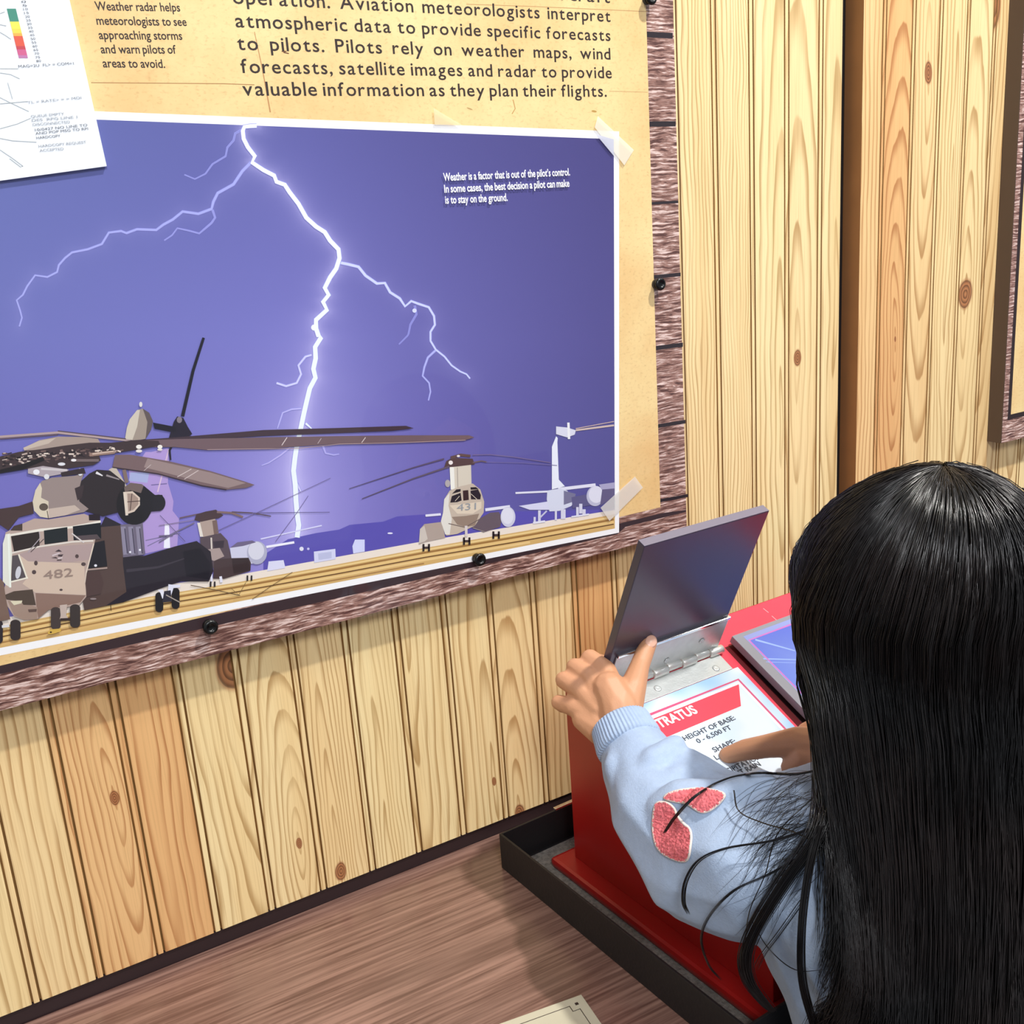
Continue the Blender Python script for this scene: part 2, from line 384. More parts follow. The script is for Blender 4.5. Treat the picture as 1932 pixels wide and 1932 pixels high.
# ------------------------------------------------------------------ plaque
PL = empty('table_plaque', (.34, .54, ZT), 'beige printed plaque with thin dark border lying on the walnut table', 'plaque')
c0 = onZ(1097, 1881, ZT); eL = onZ(955, 1932, ZT)-c0; eL /= np.linalg.norm(eL); eD = onZ(1135, 1932, ZT)-c0; eD /= np.linalg.norm(eD)
eD = eD-eL*(eD@eL); eD /= np.linalg.norm(eD)
def pq(a, b, h): return c0+eL*a+eD*b+W*h
hexa('plate', [pq(a, b, h) for h in (.0002, .0024) for a, b in ((0, 0), (.16, 0), (.16, .10), (0, .10))], M['plaque'], PL, .0004)
def flatbar(name, pts, wd, h, mat, parent, fn):
    vs_, fs = [], []
    for i in range(len(pts)-1):
        a = np.array(pts[i], float); b = np.array(pts[i+1], float); d = b-a; d /= np.linalg.norm(d); n = np.array([-d[1], d[0]])*wd/2; e = d*wd/2
        k = len(vs_); vs_ += [fn(*(a-e+n), h), fn(*(b+e+n), h), fn(*(b+e-n), h), fn(*(a-e-n), h)]; fs.append((k, k+1, k+2, k+3))
    return obj(name, vs_, fs, mat, parent)
m_ = .0075; st = .006
flatbar('border_line', [(m_+st, .093), (m_+st, .093), (m_+.0001, .093)][:0] or [(.15, m_), (m_+st, m_), (m_+st, m_+st), (m_, m_+st), (m_, .0925), (.15, .0925)], .0006, .0025, M['ink'], PL, pq)
hexa('corner_square', [pq(a, b, h) for h in (.00245, .00255) for a, b in ((.0062, .0062), (.0088, .0062), (.0088, .0088), (.0062, .0088))], M['ink'], PL)
# ------------------------------------------------------------------ storm poster
def pp(px, py, k=0, y=DP): return onY(px, py, y-k*.000015)
class Flat:
    """flat print: coloured shapes lying on a plane, later shapes a hair above earlier ones"""
    def __init__(s, base=1, fn=None): s.v, s.f, s.c, s.k = [], [], [], base; s.fn = fn or (lambda x, y, k: pp(x, y, k))
    def poly(s, pts, c, a=1, up=True):
        pts = [tuple(p) for p in pts]; b = len(s.v)
        tri = tessellate_polygon([[Vector((x, y, 0)) for x, y in pts]])
        s.v += [s.fn(x, y, s.k) for x, y in pts]
        L = (*srgb(c), a)
        for t in tri:
            s.f.append(tuple(b+i for i in t)); s.c.append((L, L, L))
        if up: s.k += .25
    def grad(s, quad, c4, a=(1, 1, 1, 1)):
        b = len(s.v); s.v += [s.fn(x, y, s.k) for x, y in quad]; s.f.append((b, b+1, b+2, b+3)); s.c.append(tuple((*srgb(c), q) for c, q in zip(c4, a))); s.k += .25
    def line(s, pts, wd, c, w2=None, a=1, a2=None):
        n = len(pts); P_ = np.array(pts, float); T = np.gradient(P_, axis=0); T /= np.linalg.norm(T, axis=1)[:, None]+1e-9
        Nn = np.stack([-T[:, 1], T[:, 0]], 1); b = len(s.v)
        for i in range(n):
            t = i/(n-1); q = wd+((w2 if w2 is not None else wd)-wd)*t
            for sg in (1, -1): p = P_[i]+Nn[i]*q/2*sg; s.v.append(s.fn(p[0], p[1], s.k))
        for i in range(n-1):
            s.f.append((b+2*i, b+2*i+1, b+2*i+3, b+2*i+2)); al = [a+((a2 if a2 is not None else a)-a)*(i+j)/(n-1) for j in (0, 1)]
            L = srgb(c); s.c.append(((*L, al[0]), (*L, al[0]), (*L, al[1]), (*L, al[1])))
        s.k += .25
    def ell(s, cx, cy, rx, ry, c, rot=0, a=1, n=26):
        ca, sa = math.cos(math.radians(rot)), math.sin(math.radians(rot))
        s.poly([(cx+rx*math.cos(t)*ca-ry*math.sin(t)*sa, cy+rx*math.cos(t)*sa+ry*math.sin(t)*ca) for t in [2*math.pi*i/n for i in range(n)]], c, a)
    def build(s, name, parent, mat=None):
        me = mesh(name, s.v, s.f); ca = me.color_attributes.new('Col', 'FLOAT_COLOR', 'CORNER')
        flat = [x for f in s.c for c in f for x in c]; ca.data.foreach_set('color', flat)
        bm = bmesh.new(); bm.from_mesh(me)
        bm.to_mesh(me); bm.free()
        return link(name, me, parent, mat or M['print'])

# ---- lettering
_tc = {}
def text_mesh(t, bold=0.0):
    if (t, bold) in _tc: return _tc[(t, bold)]
    cu = bpy.data.curves.new('t', 'FONT'); cu.body = t; cu.offset = bold; cu.resolution_u = 3
    o = bpy.data.objects.new('t', cu); me = bpy.data.meshes.new_from_object(o)
    v = np.empty(len(me.vertices)*3); me.vertices.foreach_get('co', v); v = v.reshape(-1, 3)
    f = [tuple(p.vertices) for p in me.polygons]
    bpy.data.objects.remove(o); bpy.data.curves.remove(cu); bpy.data.meshes.remove(me)
    _tc[(t, bold)] = (v, f); return v, f
XH = text_mesh('x')[0][:, 1].max(); CH = text_mesh('H')[0][:, 1].max()
class Letters:
    def __init__(s): s.v, s.f = [], []
    def line(s, words, P0, P1, up, hgt, bold=0., cap=False, aspect=.86, justify=True, track=0., gapr=None):
        """words set from P0 to P1 on a baseline; hgt is the x-height (or cap height) in metres"""
        P0 = np.array(P0); P1 = np.array(P1); e = P1-P0; L = np.linalg.norm(e); e = e/L; up = np.array(up, float); up = up-e*(up@e); up /= np.linalg.norm(up)
        sc = hgt/(CH if cap else XH); ws = words.split(' ') if justify else [words]; dat = []
        for w_ in ws:
            if track:
                vs_, fs = [], []; x = 0
                for ch in w_:
                    if ch == ' ': x += .3+track; continue
                    v, f = text_mesh(ch, bold); b = sum(len(q) for q in vs_); mn = v[:, 0].min() if len(v) else 0
                    vv = v.copy(); vv[:, 0] += x-mn; vs_.append(vv); fs += [tuple(i+b for i in ff) for ff in f]; x = vv[:, 0].max()+track+.06
                dat.append((np.vstack(vs_), fs))
            else: dat.append(text_mesh(w_, bold))
        wd = [v[:, 0].max()-v[:, 0].min() for v, f in dat]; tot = sum(wd)
        if len(ws) > 1:
            sx = sc*aspect; gap = (L-tot*sx)/(len(ws)-1)
            mg = .17*sc
            if gapr: gap = gapr*hgt; sx = (L-gap*(len(ws)-1))/tot; mg = 0
            if gap < mg*.9: sx = (L-mg*(len(ws)-1))/tot; gap = mg
        else: sx = L/tot; gap = 0
        x = 0
        for (v, f), q in zip(dat, wd):
            b = sum(len(k) for k in s.v)
            x0 = v[:, 0].min(); s.v.append(P0+np.outer((v[:, 0]-x0)*sx+x, e)+np.outer(v[:, 1]*sc, up)); s.f += [tuple(i+b for i in ff) for ff in f]
            x += q*sx+gap
    def build(s, name, parent, mat):
        return obj(name, np.vstack(s.v), s.f, mat, parent)
PU = (0, 0, 1.)
def pline(L, t, a, b, xh, k=6, **kw):
    P0, P1 = pp(*a, k), pp(*b, k); sc = np.linalg.norm(pp(a[0], a[1], k)-pp(a[0], a[1]-xh, k)); L.line(t, P0, P1, PU, sc, **kw)

WP = empty('storm_poster', (.25, DP, .8873), 'large storm poster with weathered wood border, purple lightning photo and helicopters', 'poster')
zb, xr = .8873, .6600
bdy = box('backing_board', -.55, xr, DP+.0006, D-.0003, zb, 1.95, M['boxside'], WP, .0004)
obj('wood_border_print', [(-.55, DP, zb), (xr, DP, zb), (xr, DP, 1.95), (-.55, DP, 1.95)], [(0, 1, 2, 3)], M['weather'], WP)
for y0, y1 in ((60, 71), (229, 239), (381, 386), (519, 526), (653, 661), (801, 808), (943, 949)):
    sl_ = -.0003*(y0-200); g_ = Flat(.4)
    g_.poly([(1215, y0-20*sl_), (1267.4+.0323*y0, y0+50*sl_), (1267.4+.0323*y0, y1+50*sl_), (1215, y1-20*sl_)], (40, 30, 36), up=False)
    g_.build('gap_and_shade_print', WP)
g_ = Flat(.4); g_.poly([(-60, 1262), (0, 1249), (640, 1108), (1168, 988), (1250, 968), (1294, 962), (1294, 966), (1180, 994), (1165, 1008), (640, 1128), (0, 1272), (-60, 1286)], (58, 42, 46)); g_.build('gap_and_shade_print', WP)  # dark shadow along the paper's lower edge, painted into the print as a band
# board edge: pale sliver of the clear sheet on the right
crx = [pp(1221.4, 0), pp(1246, 957)]
top = crx[0]+(crx[0]-crx[1])*(.6/ (crx[0][2]-crx[1][2])) if False else np.array([crx[0][0]+.001, DP, 1.95])
bl = pp(0, 1250); br = pp(1246, 957)
ext = lambda P_, z: P_
obj('aged_paper_print', [(-.55, DP-.00002, bl[2]-.001), (br[0], DP-.00002, br[2]), (top[0], DP-.00002, 1.95), (-.55, DP-.00002, 1.95)], [(0, 1, 2, 3)], M['parchment'], WP)
mk = Flat(2)
mk.line([(172, 156), (300, 157), (420, 158), (480, 160)], 1.6, (170, 126, 78)); mk.line([(880, 8), (1000, 12), (1222, 22)], 1.4, (190, 150, 100)); mk.line([(480, 60), (495, 130), (510, 212)], 1.3, (190, 140, 90), 2.6)
mk.line([(1150, 172), (1222, 174)], 1, (196, 156, 106)); mk.line([(968, 188), (972, 205), (966, 215)], 1.8, (196, 150, 90)); mk.line([(535, 99), (545, 101)], 2, (100, 60, 40))
mk.ell(536, 97, 5, 1.4, (110, 70, 46)); mk.ell(1121, 210, 5, 2, (190, 150, 80), 10); mk.ell(886, 205, 6, 1.2, (190, 156, 100), 20)
mk.build('paper_stain_print', WP)['kind'] = 'stuff'

# ---- the taped photograph (its own print, turned a couple of degrees)
TRp, BRp = (1168, 248), (1168, 1005); TLp, BLp = (-70, 200.2), (-70, 1250.8)
q = Flat(5); q.poly([TLp, TRp, BRp, BLp], (250, 250, 252)); ph = q.build('storm_photo', WP); ph['label'] = 'white bordered photograph of lightning over parked helicopters'
iTL, iTR, iBR, iBL = (-70, 216), (1158, 262.5), (1160, 997), (-70, 1236)
def c1(x, y): return (x/3.019, y/3.019)
def c2(x, y): return (640+x/3.019, y/3.019)
def a4(x, y): return (x/3.019, 600+y/3.019)
def b4(x, y): return (640+x/3.019, 600+y/3.019)
def h1(x, y): return (x/5.682, 770+y/5.682)
def h2(x, y): return (x/5.682, 950+y/5.682)
def h3(x, y): return (300+x/5.682, 900+y/5.682)
def h4(x, y): return (780+x/4.83, 760+y/4.83)
def mp(fn, *p): return [fn(*q) for q in p]
main = mp(c1, (1462, 716), (1425, 718), (1392, 722), (1383, 745), (1388, 790), (1412, 838), (1452, 890), (1436, 925), (1500, 968), (1562, 1000), (1575, 1035), (1622, 1052), (1650, 1095), (1700, 1160), (1745, 1240), (1800, 1290), (1850, 1322), (1880, 1370), (1928, 1420), (1934, 1470), (1915, 1530), (1880, 1580), (1850, 1640), (1872, 1680), (1840, 1720), (1862, 1765), (1800, 1822), (1800, 1870), (1815, 1915)) + \
    mp(a4, (1828, 112), (1795, 165), (1798, 230), (1785, 290), (1797, 340), (1765, 400), (1748, 470), (1732, 540), (1715, 620), (1700, 690), (1688, 745), (1680, 800), (1672, 870), (1682, 950), (1686, 1040), (1692, 1110), (1702, 1180), (1692, 1250))
br1 = mp(c1, (1430, 925), (1380, 975), (1330, 1050), (1240, 1100), (1215, 1150), (1205, 1190), (1130, 1218), (1040, 1205), (985, 1250), (930, 1280), (890, 1310), (780, 1306), (720, 1328), (690, 1316), (620, 1325), (580, 1390), (500, 1420), (410, 1438), (370, 1470), (335, 1510), (325, 1550), (270, 1578), (200, 1568), (155, 1630), (130, 1680), (95, 1710), (115, 1770), (125, 1810), (110, 1860))
br2 = mp(c1, (1210, 1195), (1225, 1240), (1205, 1270), (1170, 1300), (1135, 1330), (1080, 1315), (1010, 1300), (980, 1340), (935, 1370))
br3 = mp(c1, (1385, 735), (1340, 760), (1330, 800), (1295, 840), (1285, 890), (1210, 935), (1170, 990), (1110, 1020), (1050, 995))
br4 = mp(c2, (0, 1495), (50, 1505), (110, 1520), (150, 1570), (215, 1615), (260, 1612), (290, 1665), (345, 1700), (375, 1745), (410, 1715), (450, 1730), (510, 1750), (540, 1800), (545, 1850), (520, 1890), (520, 1932))
br4 += mp(b4, (520, 130), (550, 180), (600, 220), (640, 270), (690, 305), (725, 320), (745, 345))
br5 = mp(b4, (548, 185), (505, 225), (485, 280), (475, 330), (512, 370), (520, 420), (508, 470))
br6 = mp(c2, (430, 1740), (440, 1790), (405, 1850), (395, 1900)) + mp(b4, (390, 100), (340, 150))
br7 = mp(a4, (1775, 210), (1740, 220), (1700, 270), (1715, 320), (1690, 370), (1630, 388), (1575, 370))
br8 = mp(a4, (1715, 515), (1660, 520), (1610, 540), (1590, 600), (1580, 630)); br9 = mp(a4, (1655, 735), (1600, 780), (1530, 825), (1490, 840))
br10 = mp(a4, (1840, 730), (1855, 770), (1900, 780), (1932, 775)); br11 = mp(a4, (1742, 600), (1775, 630)); br12 = mp(a4, (1690, 940), (1715, 990))
MB_ = np.array(main); BB = np.array(br1); B4_ = np.array(br4)
def segdist(p, Q):
    a = Q[:-1]; b = Q[1:]; d = b-a; t = np.clip(((p-a)*d).sum(1)/((d*d).sum(1)+1e-9), 0, 1); return np.sqrt((((a+d*t[:, None])-p)**2).sum(1)).min()
NX, NY = 130, 90; sv, sf, sc_ = [], [], []
def skycol(x, y):
    u = x/1160.; v = (y-230)/820.
    k = np.array([[96, 106, 172], [92, 92, 162], [76, 70, 136]]); k2 = np.array([[112, 116, 188], [122, 120, 198], [90, 84, 156]]); k3 = np.array([[120, 112, 194], [134, 124, 208], [92, 88, 164]])
    def hz(t, K_): return K_[0]*(1-t*2)+K_[1]*t*2 if t < .5 else K_[1]*(2-2*t)+K_[2]*(2*t-1)
    u = min(max(u, 0), 1); v = min(max(v, 0), 1)
    c = hz(u, k)*(1-v*2)+hz(u, k2)*v*2 if v < .5 else hz(u, k2)*(2-2*v)+hz(u, k3)*(2*v-1)
    d = segdist(np.array([x, y]), MB_); low = max(0, min(1, (y-560)/350))
    gl = .42*math.exp(-d/11)+(.10+.42*low)*math.exp(-d/(32+70*low)) + .12*math.exp(-segdist(np.array([x, y]), B4_)/12)+.10*math.exp(-segdist(np.array([x, y]), BB)/12)
    gl = min(gl, .85)
    c = c*(.97-.07*max(0, u-.45)/.55)
    return c*(1-gl)+np.array([214, 206, 252])*gl
for j in range(NY+1):
    for i in range(NX+1):
        u, v = i/NX, j/NY
        x = (iTL[0]*(1-u)+iTR[0]*u)*(1-v)+(iBL[0]*(1-u)+iBR[0]*u)*v; y = (iTL[1]*(1-u)+iTR[1]*u)*(1-v)+(iBL[1]*(1-u)+iBR[1]*u)*v
        sv.append(pp(x, y, 6)); sc_.append((*srgb(skycol(x, y)), 1))
for j in range(NY):
    for i in range(NX): b = j*(NX+1)+i; sf.append((b, b+1, b+NX+2, b+NX+1))
me = mesh('sky_print', sv, sf); ca = me.color_attributes.new('Col', 'FLOAT_COLOR', 'POINT'); ca.data.foreach_set('color', [x for c in sc_ for x in c])
link('sky_print', me, ph, M['print'])

# runway and hills
q = Flat(7)
q.poly(mp(a4, (1500, 1350), (1640, 1260), (1800, 1225), (1932, 1205)) + mp(b4, (60, 1178), (250, 1160), (330, 1130), (600, 1110), (1570, 1090), (1570, 1120), (700, 1290)) + mp(a4, (1932, 1380), (1500, 1440)), (92, 84, 176))
q.poly([(-70, 1195), (0, 1168), (275, 1108), (440, 1086), (640, 1050), (800, 1021), (1000, 988), (1160, 962), (1160, 997), (-70, 1236)], (238, 226, 214))
q.poly([(-70, 1202), (0, 1182), (275, 1127), (440, 1100), (640, 1064), (800, 1034), (1000, 1000), (1160, 970), (1160, 997), (-70, 1236)], (214, 176, 112))
for off, wd, c in ((4, 3, (238, 208, 146)), (9, 3.5, (160, 118, 66)), (14, 5, (232, 196, 130)), (18, 2.2, (110, 78, 46)), (23, 4, (236, 202, 140)), (29, 2.5, (170, 128, 76)), (33, 4, (222, 182, 118)), (39, 2.6, (92, 64, 44)), (45, 4, (226, 188, 126))):
    pts = [(x, y+off*(1 if x > 400 else 1.0)) for x, y in ((0, 1184), (140, 1155), (275, 1127), (440, 1100), (640, 1064), (800, 1034), (1000, 1000), (1158, 971))]
    pts = [p for p in pts if p[1] < 997+(1160-p[0])*.194-wd/2-1.5]
    if len(pts) > 1:
        q.line(pts, wd, c)
q.build('runway_print', ph)

# lightning
q = Flat(12)
def bolt(p, w0, w1, c=(236, 242, 255)): q.line(p, w0+2.2, (150, 150, 224), w1+1.6, a=1); q.line(p, w0, c, w1)
bolt(br3, 2.6, 1, (136, 140, 206)); bolt(br1, 4.2, 1.8, (166, 170, 232)); bolt(br2, 2.6, 1.2, (146, 148, 216)); bolt(br6, 2.4, 1, (136, 136, 210)); bolt(br4, 5, 2.2, (206, 212, 250)); bolt(br5, 2.8, 1.4, (180, 182, 240))
bolt(br7, 3.4, 3.6, (208, 208, 250)); bolt(br8, 2.8, 1.2, (190, 184, 240)); bolt(br9, 3, 1, (190, 180, 236)); bolt(br10, 3, 1.2, (180, 172, 232)); bolt(br11, 4, 2); bolt(br12, 4, 1.5, (220, 214, 250))
bolt(main, 7.2, 9.5, (238, 246, 255)); q.ell(592, 618, 5, 5.5, (240, 248, 255)); q.ell(782, 586, 4, 4, (214, 218, 252))
q.build('lightning_print', ph)

# distant aircraft, buildings
q = Flat(18)
WH, G1, G2, G3 = (226, 226, 242), (196, 196, 220), (150, 150, 176), (96, 92, 120)
q.poly(mp(h1, (1380, 640), (1500, 560), (1560, 470), (1620, 470), (1800, 430), (1810, 560), (1800, 800), (1860, 1000), (1850, 1100), (1920, 1190), (1900, 1480), (1560, 1560), (1500, 1250), (1400, 900)), (176, 152, 212))
q.poly(mp(h1, (1400, 690), (1600, 690), (1580, 800), (1380, 780)), (168, 176, 218)); q.line(mp(h1, (1620, 825), (1790, 810)), 2, (118, 104, 158)); q.line(mp(h1, (1810, 440), (1690, 900)), 2.4, (216, 190, 214))
q.line(mp(h1, (1790, 1240), (1790, 1500)), 8, (240, 240, 252), 12); q.line(mp(h1, (1560, 1420), (1932, 1340)), 2, (128, 118, 160)); q.line(mp(h1, (1580, 1480), (1780, 1380), (1932, 1300)), 1.6, (120, 112, 152))
q.line(mp(h3, (1090, 665), (1745, 520)), 2.6, (214, 212, 246)); q.line(mp(h3, (1150, 750), (1450, 700)), 4.4, (240, 240, 252)); q.ell(*h3(1528, 770), 4, 4, WH); q.ell(*h3(1600, 770), 2.4, 2.4, (200, 196, 240))
q.poly(mp(h3, (1175, 905), (1335, 890), (1355, 975), (1160, 1010)), (220, 220, 244)); q.poly(mp(h3, (1660, 800), (1890, 770), (1895, 880), (1665, 920)), (214, 216, 244)); q.poly(mp(h3, (1705, 820), (1850, 800), (1850, 870), (1710, 890)), (190, 194, 226))
q.poly(mp(b4, (75, 1300), (90, 1262), (145, 1262), (145, 1330), (80, 1342)), (212, 216, 250)); q.ell(*b4(290, 1226), 5, 1.6, (230, 230, 255))
q.build('distant_building_print', ph)['kind'] = 'stuff'
# white jet
q = Flat(25)
q.line(mp(h4, (930, 822), (1230, 808)), 3.6, WH); q.poly(mp(h4, (1262, 400), (1300, 305), (1315, 320), (1312, 360), (1325, 700), (1380, 760), (1262, 790)), (232, 236, 248))
q.line(mp(h4, (1320, 788), (1660, 748)), 6, WH); q.poly(mp(h4, (1220, 800), (1340, 780), (1400, 800), (1470, 880), (1440, 940), (1330, 985), (1240, 990), (1215, 880)), (214, 218, 236)); q.poly(mp(h4, (1370, 800), (1480, 830), (1460, 900), (1370, 930)), (120, 118, 150))
q.poly(mp(h4, (960, 940), (1220, 900), (1240, 975), (1060, 975)), (216, 216, 240)); q.poly(mp(h4, (1440, 860), (1600, 830), (1640, 930), (1450, 960)), (96, 92, 136))
q.ell(*h4(1655, 850), 16, 19, (190, 190, 214)); q.ell(*h4(1665, 835), 14, 16, (222, 222, 238)); q.poly(mp(h4, (1690, 745), (1832, 725), (1832, 780), (1720, 800)), (170, 166, 200)); q.poly(mp(h4, (1720, 790), (1832, 780), (1832, 860), (1700, 940)), (100, 92, 130))
for x, y0, y1, wd in ((1148, 980, 1090, 5), (1298, 975, 1070, 4), (1365, 970, 1060, 9), (1525, 920, 1010, 6), (1495, 950, 1040, 5), (1555, 970, 1030, 6), (1105, 1040, 1100, 4)): q.line(mp(h4, (x, y0), (x, y1)), wd, (214, 214, 234))
q.line(mp(h4, (1215, 985), (1150, 1050)), 3, (200, 200, 226)); q.line(mp(h4, (1090, 1095), (1200, 1080)), 4, WH); q.line(mp(h4, (1440, 1040), (1600, 1015)), 3, WH)
q.line(mp(h4, (1480, 235), (1828, 170)), 1.6, (196, 170, 170)); q.line(mp(h4, (1480, 250), (1828, 205)), 3.4, (206, 184, 176)); q.poly(mp(h4, (1300, 215), (1400, 225), (1480, 250), (1470, 290), (1400, 315), (1300, 285)), (216, 216, 232)); q.line(mp(h4, (1412, 180), (1418, 330)), 4.6, (236, 236, 240))
q.build('jet_print', ph)

# helicopter 431
q = Flat(32)
TAN, TD, TL_, DK = (190, 172, 158), (140, 122, 112), (222, 210, 190), (44, 36, 44)
q.line(mp(h4, (110, 1028), (250, 1016)), 4.4, WH); q.line(mp(h4, (655, 975), (880, 945)), 5.6, WH)
q.poly(mp(h4, (60, 1150), (100, 1105), (260, 1085), (290, 1230), (100, 1270), (50, 1290)), (176, 160, 150)); q.poly(mp(h4, (60, 1150), (100, 1120), (130, 1240), (100, 1265), (50, 1280)), (206, 196, 186))
q.poly(mp(h4, (560, 1080), (700, 1000), (780, 995), (810, 1050), (790, 1130), (640, 1180), (520, 1130)), (104, 90, 100)); q.ell(*h4(862, 1040), 14, 19, (206, 206, 226)); q.ell(*h4(858, 1030), 11.5, 15.5, (224, 224, 238))
q.poly(mp(h4, (330, 560), (525, 560), (530, 760), (430, 800), (340, 790)), (214, 204, 188)); q.poly(mp(h4, (330, 580), (370, 590), (378, 790), (340, 790)), (238, 236, 228)); q.line(mp(h4, (400, 590), (405, 780)), 1.6, (170, 158, 148)); q.ell(*h4(312, 735), 5, 7, (176, 168, 170))
q.poly(mp(h4, (270, 1000), (280, 880), (330, 800), (430, 760), (540, 735), (610, 790), (645, 900), (640, 1000), (560, 1120), (400, 1195), (300, 1210), (255, 1100)), (198, 182, 166)); q.poly(mp(h4, (270, 1000), (280, 880), (330, 820), (320, 940), (350, 1060), (330, 1200), (290, 1200), (250, 1080)), (226, 222, 214))
q.poly(mp(h4, (330, 935), (480, 920), (620, 900), (620, 960), (540, 1010), (400, 1010)), (222, 206, 186)); q.poly(mp(h4, (335, 910), (350, 850), (430, 820), (440, 890), (400, 905)), DK); q.poly(mp(h4, (450, 800), (500, 795), (505, 885), (455, 892)), (60, 40, 44)); q.poly(mp(h4, (520, 800), (590, 790), (615, 840), (610, 880), (525, 880)), DK); q.poly(mp(h4, (350, 830), (390, 790), (430, 785), (430, 808)), DK); q.poly(mp(h4, (520, 770), (570, 768), (595, 788), (522, 792)), DK)
q.line(mp(h4, (380, 895), (420, 850)), 1, TL_); q.line(mp(h4, (525, 830), (580, 880)), 1, TL_)
q.poly(mp(h4, (350, 1040), (480, 1030), (600, 1010), (560, 1120), (470, 1130), (400, 1110)), (150, 130, 116)); q.line(mp(h4, (320, 1100), (470, 1135), (640, 1040)), 1.6, (110, 94, 90)); q.line(mp(h4, (540, 1140), (650, 1175)), 1.3, (150, 140, 140))
q.line(mp(h4, (480, 1120), (482, 1220)), 5, (216, 206, 204))
for x, y in ((118, 1320), (487, 1260), (755, 1205)):
    for dx in (-26, 24): q.poly(mp(h4, (x+dx-9, y-34), (x+dx+9, y-34), (x+dx+9, y+34), (x+dx-9, y+34)), (46, 36, 38), up=False)
    q.line(mp(h4, (x-26, y), (x+26, y)), 4, (70, 56, 56))
q.poly(mp(h4, (280, 590), (300, 530), (360, 500), (540, 510), (560, 560), (400, 580)), (84, 64, 66)); q.line(mp(h4, (340, 500), (430, 475), (520, 485)), 5, (96, 74, 74)); q.ell(*h4(340, 545), 4, 4, (236, 228, 226)); q.ell(*h4(410, 485), 3, 2, (236, 228, 226)); q.line(mp(h4, (540, 545), (620, 530), (670, 540)), 2.4, (110, 92, 100))
q.line(mp(h4, (280, 510), (0, 590)) + [(659, 922)], 3, (92, 80, 108), 1.2); q.line(mp(h4, (330, 580), (0, 690)) + [(683, 941)], 3.6, (96, 84, 104), 1.4); q.line(mp(h4, (540, 475), (700, 472), (900, 492), (1250, 545)), 1.6, (120, 104, 146), 1.6); q.line(mp(h4, (660, 540), (1000, 548), (1310, 570)), 1, (120, 110, 160), 1)
q.build('helicopter_print', ph)
L = Letters(); pline(L, '431', h4(395, 985), h4(570, 970), 60/4.83, k=50, cap=True, justify=False); L.build('number_print', ph, M['inklight'])

# middle helicopter behind the big one
q = Flat(50)
q.line(mp(h3, (220, 440), (380, 405), (520, 380)), 2.2, (110, 88, 96)); q.line(mp(h3, (0, 520), (380, 460)), 1.4, (140, 124, 160)); q.line(mp(h3, (0, 700), (180, 590), (380, 490)), 2.4, (120, 110, 140)); q.line(mp(h3, (0, 635), (150, 625)), 3, (110, 100, 130))
q.poly(mp(h3, (440, 480), (600, 440), (640, 640), (480, 650), (430, 560)), (176, 156, 146)); q.poly(mp(h3, (410, 490), (440, 490), (475, 640), (440, 640)), (228, 220, 210)); q.poly(mp(h3, (570, 470), (620, 460), (640, 600), (590, 620)), (120, 98, 92))
q.poly(mp(h3, (380, 460), (400, 400), (500, 370), (610, 350), (690, 410), (640, 440), (450, 480)), (74, 56, 60)); q.line(mp(h3, (620, 375), (780, 385), (900, 430)), 4, (128, 104, 104)); q.line(mp(h3, (780, 375), (1000, 385), (1200, 420)), 2.6, (96, 80, 92), 2); q.line(mp(h3, (1000, 385), (1830, 376)), 1.4, (104, 96, 140), .9)
q.line(mp(h3, (620, 580), (1100, 360), (1840, 10)), 1.2, (110, 100, 144), .8); q.line(mp(h3, (1250, 690), (1480, 380), (1600, 200)), 1, (120, 110, 160)); q.line(mp(h3, (10, 410), (280, 690)), 1, (100, 90, 130))
q.poly(mp(h3, (440, 650), (660, 600), (735, 680), (780, 880), (900, 870), (760, 950), (600, 1000), (450, 800)), (88, 74, 82)); q.poly(mp(h3, (480, 780), (650, 760), (700, 850), (590, 900), (500, 860)), (170, 152, 148)); q.line(mp(h3, (560, 650), (565, 770)), 3, (216, 206, 196)); q.poly(mp(h3, (580, 690), (700, 680), (690, 760), (590, 760)), (60, 50, 60))
q.poly(mp(h3, (760, 760), (1000, 690), (1100, 700), (1000, 930), (780, 890)), (206, 206, 228)); q.ell(*h3(1050, 812), 19, 22, (176, 176, 200)); q.ell(*h3(1042, 790), 15, 17, (214, 214, 228)); q.poly(mp(h3, (760, 760), (840, 700), (1000, 680), (1040, 700), (900, 740)), (110, 100, 132))
q.poly(mp(h3, (590, 900), (640, 880), (760, 870), (960, 865), (985, 920), (980, 1005), (700, 1090), (580, 1090)), (72, 56, 58)); q.poly(mp(h3, (780, 880), (960, 866), (980, 1000), (800, 1040)), (54, 40, 42))
for x, y in ((575, 1150), (970, 1085)):
    for dx in (-22, 22): q.poly(mp(h3, (x+dx-9, y-30), (x+dx+9, y-30), (x+dx+9, y+28), (x+dx-9, y+28)), (40, 34, 38), up=False)
q.line(mp(h3, (560, 1040), (565, 1120)), 4, WH); q.line(mp(h3, (660, 1065), (670, 1130)), 5, WH)
q.line(mp(h3, (340, 1160), (600, 1210), (870, 1270)), 1.4, (96, 80, 60)); q.line(mp(h3, (930, 1130), (855, 1265), (770, 1190)), 1, (130, 108, 70)); q.line(mp(h3, (1430, 1020), (1200, 1170), (1000, 1310)), 1, (110, 86, 56))
q.build('helicopter_print', ph)

